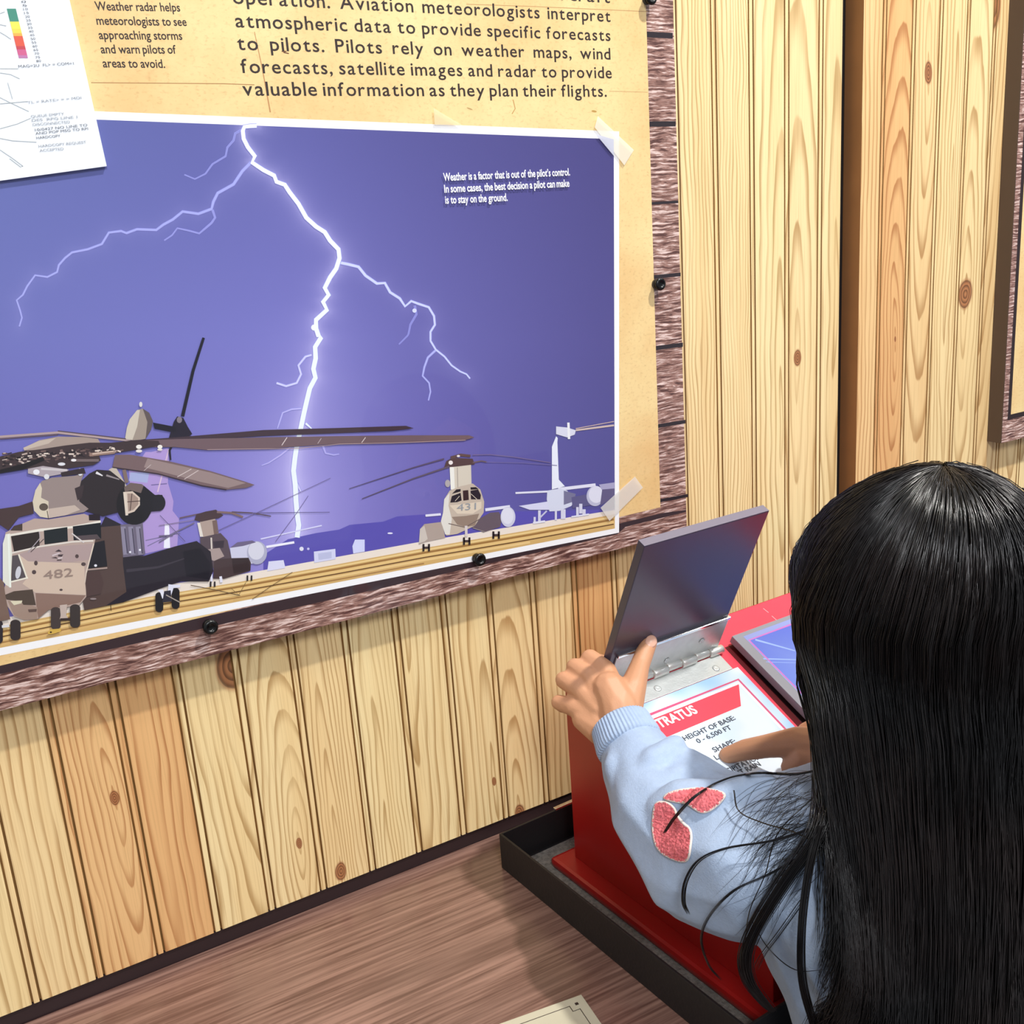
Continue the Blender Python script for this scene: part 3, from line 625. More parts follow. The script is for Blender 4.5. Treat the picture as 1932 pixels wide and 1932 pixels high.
# big helicopter 482
q = Flat(60)
q.line([(322, 868), (320, 850), (330, 826)], 3, (30, 26, 40), 5)
q.line(mp(h1, (1200, 640), (1350, 900)), 14, (196, 184, 170)); q.line(mp(h1, (1330, 660), (1360, 800)), 7, (128, 108, 100))
q.line(mp(a4, (1160, 112), (1100, 300), (1040, 560)), 5, (22, 20, 34), 6.4); q.poly(mp(a4, (1010, 560), (1045, 570), (1070, 620), (1095, 660), (1040, 700), (960, 690), (990, 590)), (34, 28, 44))
q.poly(mp(a4, (870, 595), (1000, 620), (1010, 655), (880, 630)), (26, 22, 36)); q.ell(*a4(1022, 580), 5, 6, (130, 120, 130))
q.poly(mp(h1, (1340, 330), (1360, 210), (1390, 120), (1470, 20), (1530, 5), (1600, 50), (1640, 140), (1620, 230), (1560, 330), (1440, 350)), (160, 146, 134)); q.poly(mp(h1, (1340, 330), (1360, 210), (1390, 120), (1470, 20), (1500, 20), (1470, 200), (1420, 340)), (206, 196, 180)); q.poly(mp(h1, (1530, 5), (1600, 50), (1640, 140), (1620, 230), (1560, 330), (1580, 150)), (96, 84, 84)); q.ell(*a4(802, 492), 3, 5, (220, 218, 216))
# distant upper blade
q.line(mp(h1, (-40, 312), (0, 308), (620, 262), (1400, 350)), 5, (176, 154, 154), 4); q.line(mp(h1, (0, 330), (620, 285)), 1.8, (110, 90, 104)); q.line(mp(h1, (620, 245), (1100, 300), (1350, 330)), 2, (84, 68, 76))
# blades to the right
q.poly(mp(a4, (700, 700), (1000, 680), (1500, 638), (1932, 626)) + mp(b4, (380, 614), (425, 628), (300, 642), (0, 655)) + mp(a4, (1500, 672), (1000, 700)), (66, 50, 60))
q.poly(mp(a4, (760, 700), (1000, 690), (1500, 680), (1932, 672)) + mp(b4, (400, 668), (740, 668), (770, 680), (720, 694), (300, 710), (0, 716)) + mp(a4, (1500, 745), (1180, 752), (1000, 735), (800, 735)), (112, 90, 96))
q.line(mp(a4, (1180, 750), (1700, 742), (1932, 718)) + mp(b4, (300, 712), (720, 696)), 1.2, (176, 150, 150)); q.line(mp(a4, (1605, 725), (1635, 680)), 1.4, (220, 206, 206)); q.line(mp(b4, (128, 710), (150, 680)), 1.4, (214, 200, 200)); q.line(mp(a4, (1810, 715), (1830, 685)), 1, (200, 186, 190))
# front blade to lower right
q.poly(mp(a4, (655, 780), (740, 778), (960, 815), (1200, 872), (1390, 930), (1450, 950), (1400, 968), (1290, 978), (1150, 955), (900, 885), (720, 858), (640, 850)), (118, 96, 98)); q.poly(mp(a4, (840, 800), (1200, 880), (1400, 940), (1300, 968), (1150, 935), (900, 870), (820, 850)), (152, 132, 130)); q.line(mp(a4, (640, 850), (900, 887), (1150, 955), (1290, 978)), 2, (60, 46, 54))
q.line(mp(a4, (1010, 905), (1090, 860)), 1.2, (216, 202, 200)); q.line(mp(a4, (1050, 918), (1130, 868)), 1.2, (216, 202, 200)); q.line(mp(a4, (820, 870), (860, 835)), 1, (200, 186, 186))
# left blades
q.poly([(-70, 968)] + mp(h1, (0, 1080), (200, 1050), (350, 1000), (360, 1130), (200, 1170), (90, 1310), (0, 1250)) + [(-70, 1010)], (70, 52, 52))
# fuselage rear, dark
q.poly(mp(a4, (600, 1130), (700, 1180), (680, 1350), (820, 1355), (1000, 1300), (1120, 1270), (1200, 1330), (1215, 1440), (1190, 1500), (1030, 1500), (900, 1545), (700, 1620), (480, 1665), (470, 1400)), (40, 34, 44)); q.poly(mp(a4, (470, 1200), (700, 1180), (700, 1400), (720, 1560), (600, 1640), (480, 1665), (450, 1500)), (84, 66, 62)); q.poly(mp(a4, (1040, 1330), (1140, 1310), (1200, 1400), (1190, 1490), (1060, 1470)), (28, 24, 34)); q.line(mp(a4, (720, 1440), (900, 1420), (1050, 1370)), 6, (62, 56, 66), 2)
# tank cluster
q.poly(mp(h1, (1290, 1250), (1530, 1230), (1555, 1570), (1320, 1600)), (110, 102, 122)); 
for x in (1320, 1400, 1480): q.line(mp(h1, (x, 1270), (x+28, 1570)), 9, (140, 134, 156)); q.line(mp(h1, (x+18, 1290), (x+46, 1560)), 2, (66, 60, 80))
q.ell(*h1(1395, 1543), 2, 2, (240, 240, 250)); q.ell(*h1(1500, 1520), 2, 2, (240, 240, 250))
# engine housing
q.poly(mp(h1, (960, 700), (1040, 660), (1180, 670), (1280, 750), (1340, 800), (1330, 1100), (1100, 1160), (900, 1100), (830, 950), (860, 790)), (44, 36, 40)); q.line(mp(h1, (1030, 690), (1100, 725)), 5, (226, 224, 226), 2); q.line(mp(h1, (1140, 720), (1280, 765)), 3.6, (150, 140, 142), 2)
q.ell(*h1(1440, 1030), 34, 39, (26, 23, 27)); q.poly(mp(h1, (1330, 850), (1400, 800), (1520, 815), (1600, 880), (1540, 920), (1400, 880), (1340, 900)), (112, 96, 92)); q.poly(mp(h1, (1540, 830), (1660, 930), (1740, 930), (1770, 1020), (1720, 1100), (1600, 1110), (1560, 1200), (1480, 1000)), (30, 27, 33)); q.ell(*h1(1700, 1015), 13, 15.5, (34, 31, 38))
q.poly(mp(h1, (1320, 900), (1420, 890), (1500, 960), (1500, 1040), (1440, 1110), (1350, 1140)), (214, 196, 180)); q.poly(mp(h1, (1365, 915), (1420, 915), (1480, 965), (1485, 1030), (1430, 1090), (1375, 1110)), (164, 142, 130)); q.line(mp(h1, (1365, 1005), (1500, 995)), 1.4, (70, 52, 50)); q.line(mp(h1, (1415, 915), (1395, 1100)), 1.4, (70, 52, 50)); q.line(mp(h1, (1335, 900), (1360, 1150)), 5, (222, 208, 192))
# gearbox nose
q.poly(mp(h1, (350, 1000), (380, 880), (450, 780), (560, 745), (800, 725), (900, 700), (870, 780), (840, 900), (850, 1000), (950, 1080), (900, 1115), (700, 1150), (520, 1180), (430, 1165), (365, 1100)), (150, 134, 130)); q.poly(mp(h1, (350, 1000), (380, 880), (430, 800), (450, 860), (440, 960), (520, 1000), (520, 1180), (430, 1165), (365, 1100)), (214, 202, 180)); q.poly(mp(h1, (520, 1180), (520, 1080), (800, 1040), (860, 1090), (700, 1150)), (196, 178, 166)); q.ell(*h1(468, 1060), 8.4, 7, (92, 80, 70)); q.poly(mp(h1, (800, 860), (900, 820), (880, 960), (830, 990)), (58, 46, 50)); q.line(mp(h1, (505, 1100), (520, 1190)), 1.3, (60, 46, 42))
# rotor head: hub, swashplate and links
q.poly(mp(h1, (250, 430), (420, 345), (620, 305), (900, 310), (1050, 330), (1080, 380), (900, 400), (600, 440), (260, 455)), (166, 148, 138)); q.poly(mp(h1, (250, 425), (420, 350), (600, 320), (520, 380), (260, 450)), (196, 180, 166))
q.poly([(-70, 858)] + mp(h1, (0, 520), (200, 470), (440, 440), (700, 400), (960, 370), (1200, 370), (1460, 345), (1700, 350), (1720, 400), (1500, 440), (1240, 480), (1060, 500), (1080, 560), (1000, 610), (700, 650), (460, 620), (240, 660), (0, 700)) + [(-70, 900)], (62, 48, 50))
rr = random.Random(4)
for i in range(150):
    t = rr.random(); x = 20+t*1250; y = 560-110*t+rr.uniform(-70, 60)*(1.1-t*.6)
    q.k -= .2; q.line(mp(h1, (x, y), (x+rr.uniform(15, 60), y-rr.uniform(-14, 16))), rr.uniform(1, 3.6), rr.choice([(190, 170, 160), (120, 96, 92), (30, 22, 26), (224, 208, 196), (96, 74, 72), (40, 30, 34)]))
q.line(mp(h1, (960, 500), (1230, 470)), 6.5, (150, 122, 110)); q.line(mp(h1, (990, 492), (1220, 462)), 2.4, (206, 182, 166)); q.ell(*h1(1490, 415), 5.5, 4, (238, 234, 226)); q.ell(*h1(1490, 460), 6, 3, (228, 220, 214)); q.ell(*h1(1715, 415), 4.6, 3.8, (238, 234, 226)); q.ell(*h1(1715, 445), 5, 2, (228, 220, 214))
q.poly(mp(h1, (0, 660), (240, 600), (460, 520), (480, 560), (240, 660), (0, 700)), (24, 18, 22)); q.poly(mp(h1, (300, 650), (460, 620), (740, 660), (700, 700), (480, 740), (300, 700)), (176, 164, 170)); q.line(mp(h1, (440, 650), (720, 665)), 4, (206, 198, 200)); q.ell(*h1(390, 685), 6, 5, (236, 236, 240)); q.ell(*h1(660, 600), 7, 3, (226, 226, 232)); q.ell(*h1(860, 685), 5, 7, (226, 228, 234)); q.ell(*h1(500, 735), 5, 5, (222, 222, 226)); q.poly(mp(h1, (650, 690), (900, 640), (920, 700), (660, 730)), (52, 40, 44)); q.line(mp(h1, (760, 560), (1060, 560)), 5, (116, 100, 100)); q.ell(*h1(790, 558), 5, 2.6, (236, 232, 232))
# cabin
q.poly(mp(h2, (240, 215), (370, 160), (520, 170), (900, 110), (1070, 180), (1000, 480), (930, 740), (920, 850), (925, 1000), (850, 1090), (520, 1140), (400, 1240), (260, 1250), (150, 1210), (80, 1100), (60, 1030), (20, 990), (60, 860), (30, 840), (30, 470), (60, 310)), (184, 162, 152)); q.poly(mp(h2, (30, 430), (60, 330), (110, 320), (130, 540), (110, 900), (60, 870), (30, 830)), (226, 226, 214)); q.poly(mp(h2, (380, 960), (920, 985), (860, 1060), (520, 1140), (410, 1230), (390, 1100)), (140, 112, 100)); q.poly(mp(h2, (80, 1040), (250, 1060), (400, 1110), (400, 1240), (260, 1250), (150, 1200)), (160, 136, 122)); q.poly(mp(h2, (200, 545), (430, 470), (1000, 430), (960, 600), (700, 640), (280, 620)), (176, 154, 152)); q.poly(mp(h2, (200, 545), (300, 620), (900, 640), (920, 980), (380, 955), (240, 860), (290, 800)), (208, 186, 168))
q.poly(mp(h2, (100, 330), (430, 270), (780, 240), (1080, 180), (1080, 205), (780, 265), (430, 300), (110, 355)), (232, 226, 214)); q.poly(mp(h2, (950, 120), (1070, 110), (1075, 180), (955, 182)), (36, 24, 34)); q.poly(mp(h2, (110, 290), (150, 240), (240, 215), (240, 292)), (70, 56, 50))
q.poly(mp(h2, (118, 350), (420, 300), (425, 470), (150, 515)), (44, 34, 32)); q.poly(mp(h2, (470, 290), (722, 252), (728, 405), (478, 440)), (26, 32, 36)); q.poly(mp(h2, (780, 245), (1080, 205), (1085, 375), (790, 395)), (20, 24, 32)); q.poly(mp(h2, (790, 350), (1040, 330), (1080, 380), (830, 395)), (84, 72, 76)); q.line(mp(h2, (130, 530), (430, 460), (780, 410), (1000, 400)), 3, (224, 216, 206))
q.poly(mp(h2, (130, 560), (195, 550), (285, 810), (120, 835)), (84, 76, 80)); q.ell(*h2(195, 740), 5, 12, (206, 206, 214), 10); q.line(mp(h2, (200, 545), (290, 800)), 3, (232, 226, 208)); q.line(mp(h2, (90, 330), (110, 900)), 4, (236, 240, 230)); q.line(mp(h2, (120, 840), (300, 795)), 3, (232, 226, 210))
q.poly(mp(h2, (1015, 420), (1120, 395), (1150, 670), (945, 695)), (28, 26, 34)); q.ell(*h2(1025, 665), 2.8, 2.4, (230, 230, 240)); q.line(mp(h2, (1005, 430), (925, 740), (915, 850)), 2.4, (222, 206, 190)); q.line(mp(h2, (940, 710), (1150, 690)), 3, (170, 148, 140)); q.poly(mp(h2, (930, 740), (1070, 720), (1110, 850), (1080, 970), (930, 1000), (915, 850)), (78, 58, 56))
q.poly(mp(h2, (50, 980), (150, 940), (350, 920), (385, 1090), (250, 1085), (230, 1050), (70, 1030)), (78, 64, 54)); q.poly(mp(h2, (110, 1045), (240, 1040), (230, 1070), (150, 1090)), (220, 212, 184)); q.poly(mp(h2, (300, 1135), (395, 1130), (390, 1160), (310, 1165)), (96, 76, 70))
for x, y, a_, b_ in ((385, 638, 3.4, 4.4), (825, 565, 3.4, 3.6), (895, 650, 4.4, 3.4), (365, 735, 4, 4), (655, 925, 3, 2)): q.ell(*h2(x, y), a_, b_, (82, 66, 66))
q.poly(mp(h2, (590, 515), (630, 492), (665, 515)), (60, 48, 54)); q.poly(mp(h2, (625, 548), (680, 545), (660, 570), (620, 565)), (70, 56, 60)); q.poly(mp(h2, (550, 582), (600, 572), (620, 590)), (70, 56, 60)); q.line(mp(h2, (610, 608), (660, 605)), 2, (80, 64, 66)); q.line(mp(h2, (560, 560), (600, 545), (640, 530)), 2.6, (210, 196, 200)); q.line(mp(h2, (620, 590), (670, 580)), 2.4, (214, 200, 200))
q.line(mp(h2, (420, 300), (430, 370), (300, 525)), 1.6, (170, 160, 168)); q.line(mp(h2, (770, 320), (900, 420)), 2.4, (216, 208, 206)); q.line(mp(h2, (470, 380), (330, 520)), 1.4, (80, 66, 70))
# undercarriage
for x0, x1, y0, y1, c in ((545, 650, 1110, 1350, (70, 60, 58)), (750, 860, 1080, 1330, (62, 54, 52)), (1665, 1750, 950, 1165, (34, 32, 36)), (1840, 1925, 905, 1130, (32, 30, 34)), (110, 220, 1245, 1465, (56, 48, 48)), (-60, 30, 1250, 1500, (48, 42, 46))):
    r_ = (x1-x0)/2; q.poly(mp(h2, *[((x0+x1)/2-r_*math.cos(t)*1., (y0+38)-38*math.sin(t)) for t in np.linspace(0, math.pi, 9)], *[((x0+x1)/2+r_*math.cos(t), (y1-38)+38*math.sin(t)) for t in np.linspace(0, math.pi, 9)]), c)
q.poly(mp(h2, (640, 1090), (720, 1080), (710, 1200), (740, 1240), (640, 1240), (650, 1200)), (196, 178, 168)); q.line(mp(h2, (645, 1245), (760, 1240)), 5, (56, 44, 42)); q.poly(mp(h2, (515, 1380), (540, 1350), (650, 1340), (655, 1370), (560, 1400), (515, 1400)), (214, 176, 80)); q.ell(*h2(545, 1380), 2, 1.6, (60, 40, 30))
q.poly(mp(h2, (1690, 925), (1750, 920), (1770, 1010), (1740, 1020), (1720, 960)), (232, 232, 244)); q.poly(mp(h2, (1805, 865), (1850, 870), (1932, 870), (1932, 900), (1860, 905), (1830, 1000), (1800, 960)), (226, 228, 244)); q.poly(mp(h2, (1760, 940), (1830, 930), (1840, 1050), (1740, 1060)), (50, 48, 60)); q.line(mp(h2, (1780, 980), (1930, 1060)), 2, (170, 160, 150)); q.line(mp(h2, (1186, 1090), (1190, 1150)), 1.4, (60, 48, 30)); q.ell(*h2(1000, 1022), 6, 1.8, (150, 136, 136)); q.line(mp(h2, (20, 1320), (100, 1310)), 5, (220, 220, 224))
q.poly([(-60, 1100), (0, 1090)] + mp(h2, (40, 850), (60, 1000), (80, 1100), (110, 1240), (0, 1260)) + [(-60, 1180)], (120, 96, 84))
q.build('helicopter_print', ph)
L = Letters(); pline(L, '482', h2(470, 812), h2(782, 776), 88/5.682, k=112, cap=True, justify=False); L.build('number_print', ph, simple('faded_number_ink', (150, 128, 118), .5))
# tape pieces over the corners of the photograph
for ps, c, al in (([(1122, 240), (1128, 219), (1196, 283), (1178, 312)], (246, 242, 226), .66), ([(1133, 958), (1198, 899), (1213, 920), (1150, 983)], (240, 236, 230), .62), ([(818, 204), (872, 236), (820, 235)], (250, 232, 190), .6)):
    q = Flat(116); q.poly(ps, c, al); q.build('tape_strip', WP, M['printa'])
q = Flat(117); q.poly([(1124, 253), (1158, 263), (1158, 294)], (214, 216, 232), .8); q.build('folded_corner_print', ph, M['printa'])

L = Letters()
for t, a, b in (('Weather is a factor that is out of the pilot\u2019s control.', (837, 341.2), (1075.6, 330.8)), ('In some cases, the best decision a pilot can make', (838.7, 363.4), (1074.6, 352)), ('is to stay on the ground.', (840.4, 384.2), (958, 378.8))):
    pline(L, t, a, b, 9.4, k=118, bold=.022, gapr=.42)
L.build('caption_lettering', ph, M['whiteink'])
L = Letters()
K5 = 8
for t, a, b, xh, gr in (('forces around the aircraft', (700, -22), (1151, 5.5), 16.6, 1.2), ('operation. Aviation meteorologists interpret', (440, 6.5), (1152, 41.2), 17.5, 1.3), ('atmospheric data to provide specific forecasts', (445, 51), (1152, 77.2), 17, 1.0), ('to pilots. Pilots rely on weather maps, wind', (449, 93.8), (1152, 112.2), 17, 1.5),
                    ('forecasts, satellite images and radar to provide', (455.5, 137.3), (1154.5, 147.6), 17, .9), ('valuable information as they plan their flights.', (459, 180), (1145, 182.3), 17, .8)):
    pline(L, t, a, b, xh, k=K5, bold=.009, gapr=gr, track=.05)
L.build('paragraph_lettering', WP, M['ink'])
L = Letters()
for t, a, b in (('Weather radar helps', (180.5, 19.2), (340.5, 21.5)), ('meteorologists to see', (183, 46.4), (352.8, 48.7)), ('approaching storms', (187.5, 73.5), (344.5, 74.9)), ('and warn pilots of', (191, 100.4), (333, 101)), ('areas to avoid.', (194.8, 126.9), (312, 127.9))):
    pline(L, t, a, b, 10.6, k=K5, bold=.012, gapr=.55)
L.build('side_note_lettering', WP, M['ink'])

# ---- radar printout, raised from the poster
def rr3(px, py, y): q = onY(px, py, y); return (q[0], y, q[2])
yr = DP-.0032
rc = [(-80, 352), (201.4, 313.5), (125, -28), (-80, -60)]
vs_ = [rr3(x, y, yr) for x, y in rc]; vs2 = [(v[0], DP-.00075, v[2]) for v in vs_]
RP = hexa('radar_printout', vs2+vs_, M['paper'], WP); RP['label'] = 'white radar printout with colour scale bar'
q = Flat(0, fn=lambda x, y, k: np.array(rr3(x, y, yr-.00015-k*.00003)))
def s5(x, y): return (x/5.519, y/5.519)
for a, b, c in ((90, 225, (66, 140, 120)), (225, 300, (240, 226, 90)), (300, 345, (228, 214, 84)), (345, 375, (240, 176, 80)), (375, 480, (222, 92, 70)), (480, 515, (196, 70, 80)), (515, 575, (206, 96, 140)), (575, 605, (190, 120, 170))):
    f_ = lambda y: 70+(y-90)*.245
    q.poly(mp(s5, (f_(a), a), (f_(a)+95, a), (f_(b)+95, b), (f_(b), b)), c, up=False)
for pts in ([(0, 715), (190, 716)], [(0, 758), (110, 775), (205, 820)], [(0, 1015), (110, 1070), (300, 1160)], [(0, 1340), (180, 1290), (320, 1230)], [(0, 1440), (130, 1465), (380, 1480)], [(0, 1560), (120, 1640), (240, 1730), (215, 1738), (100, 1650)], [(0, 335), (60, 370), (115, 408)], [(0, 140), (50, 122)], [(0, 255), (65, 268)], [(0, 1080), (290, 1055)], [(80, 860), (130, 1030)]): q.line(mp(s5, *pts), 1.2, (176, 182, 184))
q.build('scale_bar_print', RP)
L = Letters(); L2 = Letters()
def rl(Lx, t, a, b, h, **kw):
    a = s5(*a); b = s5(*b); P0, P1 = np.array(rr3(*a, yr-.0004)), np.array(rr3(*b, yr-.0004)); Lx.line(t, P0, P1, PU, np.linalg.norm(np.array(rr3(a[0], a[1], yr))-np.array(rr3(a[0], a[1]-h/5.519, yr))), cap=True, justify=False, **kw)
rl(L, 'MAG=2U  FL> = COM=1', (195, 705), (770, 672), 27)
for t, a, b in (('QUEUE EMPTY', (325, 1225), (670, 1195)), ('DES  RPG LINE 1', (335, 1265), (808, 1228)), ('DISCONNECTED', (345, 1310), (730, 1280))): rl(L2, t, a, b, 25)
for t, a, b in (('10/0427 NO LINE TO', (368, 1365), (912, 1312)), ('AND POP MSG TO RPI', (372, 1402), (920, 1350)), ('HARDCOPY', (382, 1448), (632, 1425))): rl(L, t, a, b, 25)
for t, a, b in (('HARDCOPY REQUEST', (405, 1535), (900, 1490)), ('ACCEPTED', (415, 1580), (665, 1560)), ('TL = RATE> = = MDI', (290, 1080), (850, 1028))): rl(L2, t, a, b, 25)
for i in range(17):
    x = 240+i*9.7; y = 20+i*38.5
    rl(L, str(5*i)+'', (x-14, y+10), (x+34, y+6), 22)
L.build('printout_lettering', RP, M['inkgrey'])['kind'] = 'stuff'; L2.build('printout_lettering', RP, M['inklight'])['kind'] = 'stuff'

# clear cover sheet and the screws through it
cs = box('clear_cover', -.55, xr-.0004, DP-.0062, DP-.0042, zb+.0004, 1.95, M['clear'], WP); cs['label'] = 'clear acrylic cover sheet'
for px, py in ((1245, 536), (905, 1056), (397, 1183), (1228, -4)):
    c = onY(px, py, DP-.0065); b_ = (c[0], DP-.0063, c[2])
    sc = revolve('screw', b_, (0, -1, 0), [(.0058, 0), (.0060, .0008), (.0052, .0024), (.0030, .0030), (.0028, .0018), (.0012, .0016)], M['screw'], WP)
    revolve('standoff', (c[0], DP-.0041, c[2]), (0, 1, 0), [(.0045, 0), (.0045, .0040)], M['screw'], sc, 16)

# ------------------------------------------------------------------ second poster at the right edge
xb, z2 = 1.1482, .9005
y2 = .7646
RPo = empty('wall_poster', (1.4, y2, z2), 'poster board with dark brown side on the right-hand pine panel', 'poster')
box('backing_board', xb, 2.0, y2+.0003, D2-.0003, z2, 1.95, M['boxside'], RPo, .0004)
obj('wood_border_print', [(xb+.0004, y2, z2), (2.0, y2, z2), (2.0, y2, 1.95), (xb+.0004, y2, 1.95)], [(0, 1, 2, 3)], M['weather'], RPo)
q = Flat(1, fn=lambda x, y, k: np.array([*onY(x, y, y2)[[0]], y2-k*.00004, onY(x, y, y2)[2]]))
cA = onY(1907, 782, y2)
obj('aged_paper_print', [(cA[0], y2-.0001, cA[2]), (1.95, y2-.0001, cA[2]), (1.95, y2-.0001, 1.95), (cA[0], y2-.0001, 1.95)], [(0, 1, 2, 3)], M['parchment'], RPo)
obj('gap_and_shade_print', [(cA[0]-.006, y2-.00005, cA[2]-.006), (1.95, y2-.00005, cA[2]-.006), (1.95, y2-.00005, cA[2]), (cA[0], y2-.00005, cA[2]), (cA[0], y2-.00005, 1.3), (cA[0]-.006, y2-.00005, 1.3)], [(0, 1, 2, 3, 4, 5)], M['darktrim'], RPo)
# ------------------------------------------------------------------ red flip-panel stand
ZO = float(O[2])
KS = empty('flip_panel_stand', K(.2, .12, ZT), 'red painted sloping stand with hinged flip panels and a cloud fact card', 'stand')
UE = .405; SE = .270                                             # width, length of the sloping face
kbox('base_plate', -.0183, UE+.018, -.0140, .2545, ZT+.0054, ZO, M['red'], KS, .0035)
def side(u0, u1, name):
    T = math.tan(_a); vf = .2395
    pr = [(0, ZO), (vf, ZO), (vf, ZB-vf*T), (0, ZB)]
    return hexa(name, [K(u0, v, z) for v, z in pr]+[K(u1, v, z) for v, z in pr], M['red'], KS, .0007)
side(0, .0095, 'side_panel'); side(UE-.0095, UE, 'side_panel')
kbox('back_panel', .0098, UE-.0098, .0003, .009, ZO+.0002, ZB-.013, M['red'], KS)
kbox('front_panel', .0098, UE-.0098, .2300, .2390, ZO+.0002, ZB-.2395*math.tan(_a)-.0132, M['red'], KS)
hT = .0
sbox('top_panel', -.0005, UE+.0005, -.0008, SE-.001, .0004, .0034, M['red'], KS, .0006)
h1_ = .0034
# printed red face around the cards
q = Flat(0, fn=lambda u, s, k: SL(u, s, h1_+.0001+k*.00003))
RC = (238, 66, 86)
q.poly([(0.0002, 0), (UE, 0), (UE, SE-.003), (.0002, SE-.003)], RC)
def onS(px, py, h=h1_):
    P_ = plane(px, py, SL(0, 0, h), N); d = P_-SL(0, 0, h); return float(d@U), float(d@S)
for a, b in (((1440, 1148), (1450, 1156)), ((1456, 1162), (1465, 1170)), ((1483, 1356), (1476, 1368)), ((1481, 1366), (1500, 1375))): q.line([onS(*a), onS(*b)], .0006, (250, 190, 196))
q.build('red_face_print', KS)

# cloud fact card
cu0, cs0 = .0175, .0585; cu1 = .1563; cs1 = .245
CARD = sbox('fact_card', cu0, cu1, cs0, cs1, h1_+.0003, h1_+.0013, M['paper'], KS); CARD['label'] = 'white and sky blue cloud fact card with a red title band'
hc = h1_+.0014
def onC(px, py): return onS(px, py, hc)
me_v, me_f, me_c = [], [], []
nx, ny = 46, 60
ph_ = rng.uniform(0, 6, 12)
def cloud(u, s):
    x = u*60; y = s*60
    n = sum(math.sin(x*a+y*b+p)*w_ for a, b, p, w_ in ((1.1, .7, ph_[0], .5), (-.8, 1.9, ph_[1], .4), (2.3, 1.2, ph_[2], .25), (3.1, -2.2, ph_[3], .18), (.4, 3.4, ph_[4], .2)))
    e = min(u-cu0, cu1-u, (s-cs0)*1.1); k = max(0, 1-e/.02); k = k*max(0, min(1, .5+.5*n)); wsp = max(0, min(.4, .16*n))
    a = np.array([216, 228, 240]); b_ = np.array([120, 172, 226]); return a*(1-k*.9-wsp*(1-k))+b_*(k*.9+wsp*(1-k))
for j in range(ny+1):
    for i in range(nx+1):
        u = cu0+(cu1-cu0)*i/nx; s = cs0+(cs1-cs0)*j/ny; me_v.append(SL(u, s, hc-.00004)); me_c.append((*srgb(cloud(u, s)), 1))
for j in range(ny):
    for i in range(nx): b = j*(nx+1)+i; me_f.append((b, b+1, b+nx+2, b+nx+1))
me = mesh('cloud_print', me_v, me_f); ca = me.color_attributes.new('Col', 'FLOAT_COLOR', 'POINT'); ca.data.foreach_set('color', [x for c in me_c for x in c]); link('cloud_print', me, CARD, M['print'])
q = Flat(0, fn=lambda u, s, k: SL(u, s, hc+k*.00003))
A_ = onC(1395, 1284); us = A_[0]; s_ = A_[1]
m1 = cu1-us
q.line([(cu0, s_-.0015), (us, s_-.0015), (us, cs1)], .0026, (206, 84, 124)); q.line([(cu0, s_+.0018), (us-.0026, s_+.0018), (us-.0026, cs1)], .0032, (250, 232, 240))
tr_, br_, bl_ = onC(1394, 1291), onC(1396, 1333), onC(1259, 1385); tl_ = onC(1228, 1349)
q.poly([(tl_[0]-.012, tl_[1]), tl_, tr_, (tr_[0]-.0165, br_[1]), (bl_[0], br_[1]+.0004), (bl_[0]-.03, br_[1]+.0004)][:0] or [(.024, tr_[1]), tr_, (tr_[0]-.0165, br_[1]), (.024, br_[1])], (226, 66, 86))
q.build('title_band_print', CARD)
def cardtext(L, t, a, b, h, **kw):
    a_, b_ = onC(*a), onC(*b); hh = hc+.0003
    P0 = SL(a_[0], a_[1], hh); P1 = SL(b_[0], a_[1]+(b_[1]-a_[1])*.5, hh); P0 = SL(a_[0], a_[1]+(b_[1]-a_[1])*.5, hh)
    L.line(t, P0, P1, -S, h, cap=True, justify=False, **kw)
L = Letters(); cardtext(L, 'STRATUS', (1235, 1376), (1319, 1346), .0088, bold=.03); L.build('title_lettering', CARD, M['whiteink'])
L = Letters(); hb = .0046
for t, a, b, s1 in (('HEIGHT OF BASE:', (1291, 1396), (1390, 1359), 1), ('0 - 6,500 FT', (1316, 1401), (1383, 1377), .95), ('SHAPE:', (1348, 1419), (1391, 1402), 1), ('L', (1352, 1434), (1357, 1432), 1), ('PRECIPITATION:', (1352, 1466), (1442, 1432), 1), ('LIGHT RAIN', (1372, 1472), (1438, 1446), 1)):
    cardtext(L, t, a, b, hb*s1, bold=.012)
L.build('card_lettering', CARD, M['inkgrey'] if False else simple('slate_ink', (58, 64, 76), .5))

# hinge of the open panel: lower leaf, knuckles, upper leaf
sH = onS(1300, 1250)[1]; hu0 = .0195; hu1 = .1560
lf = sbox('hinge_leaf', hu0+.001, hu1-.0055, sH+.0035, cs0-.0006, h1_+.0003, h1_+.0014, M['steel'], KS, .0003)
for px, py in ((1350, 1263), (1240, 1301)):
    u, s = onS(px, py); revolve('hinge_screw', SL(u, s, h1_+.0013), N, [(.0034, 0), (.0035, .0004), (.0026, .0008), (.001, .0004)], M['steel'], lf, 18)
nk = 8; kl = (hu1-hu0)/nk; rK = .0042; hK = h1_+.0041
for i in range(nk):
    c_ = SL(hu0+kl*i+.0003, sH+(.0011 if i % 2 else -.0006), hK)
    kk = revolve('hinge_knuckle', c_, U, [(rK*.9, 0), (rK, .0004), (rK, kl-.0016), (rK*.86, kl-.0010)], M['knuckle'], KS, 14)
def LD(u, n, d=0): return SL(u+(-.055*n if True else 0), sH-.0008-d, hK+n)      # panel coordinates: across, up along the open panel, depth behind its face
def lbox(name, u0, u1, n0, n1, d0, d1, mat, parent, bevel=0.):
    c = [LD(u, n, d) for d in (d0, d1) for u, n in ((u0, n0), (u1, n0), (u1, n1), (u0, n1))]
    return hexa(name, c, mat, parent, bevel)
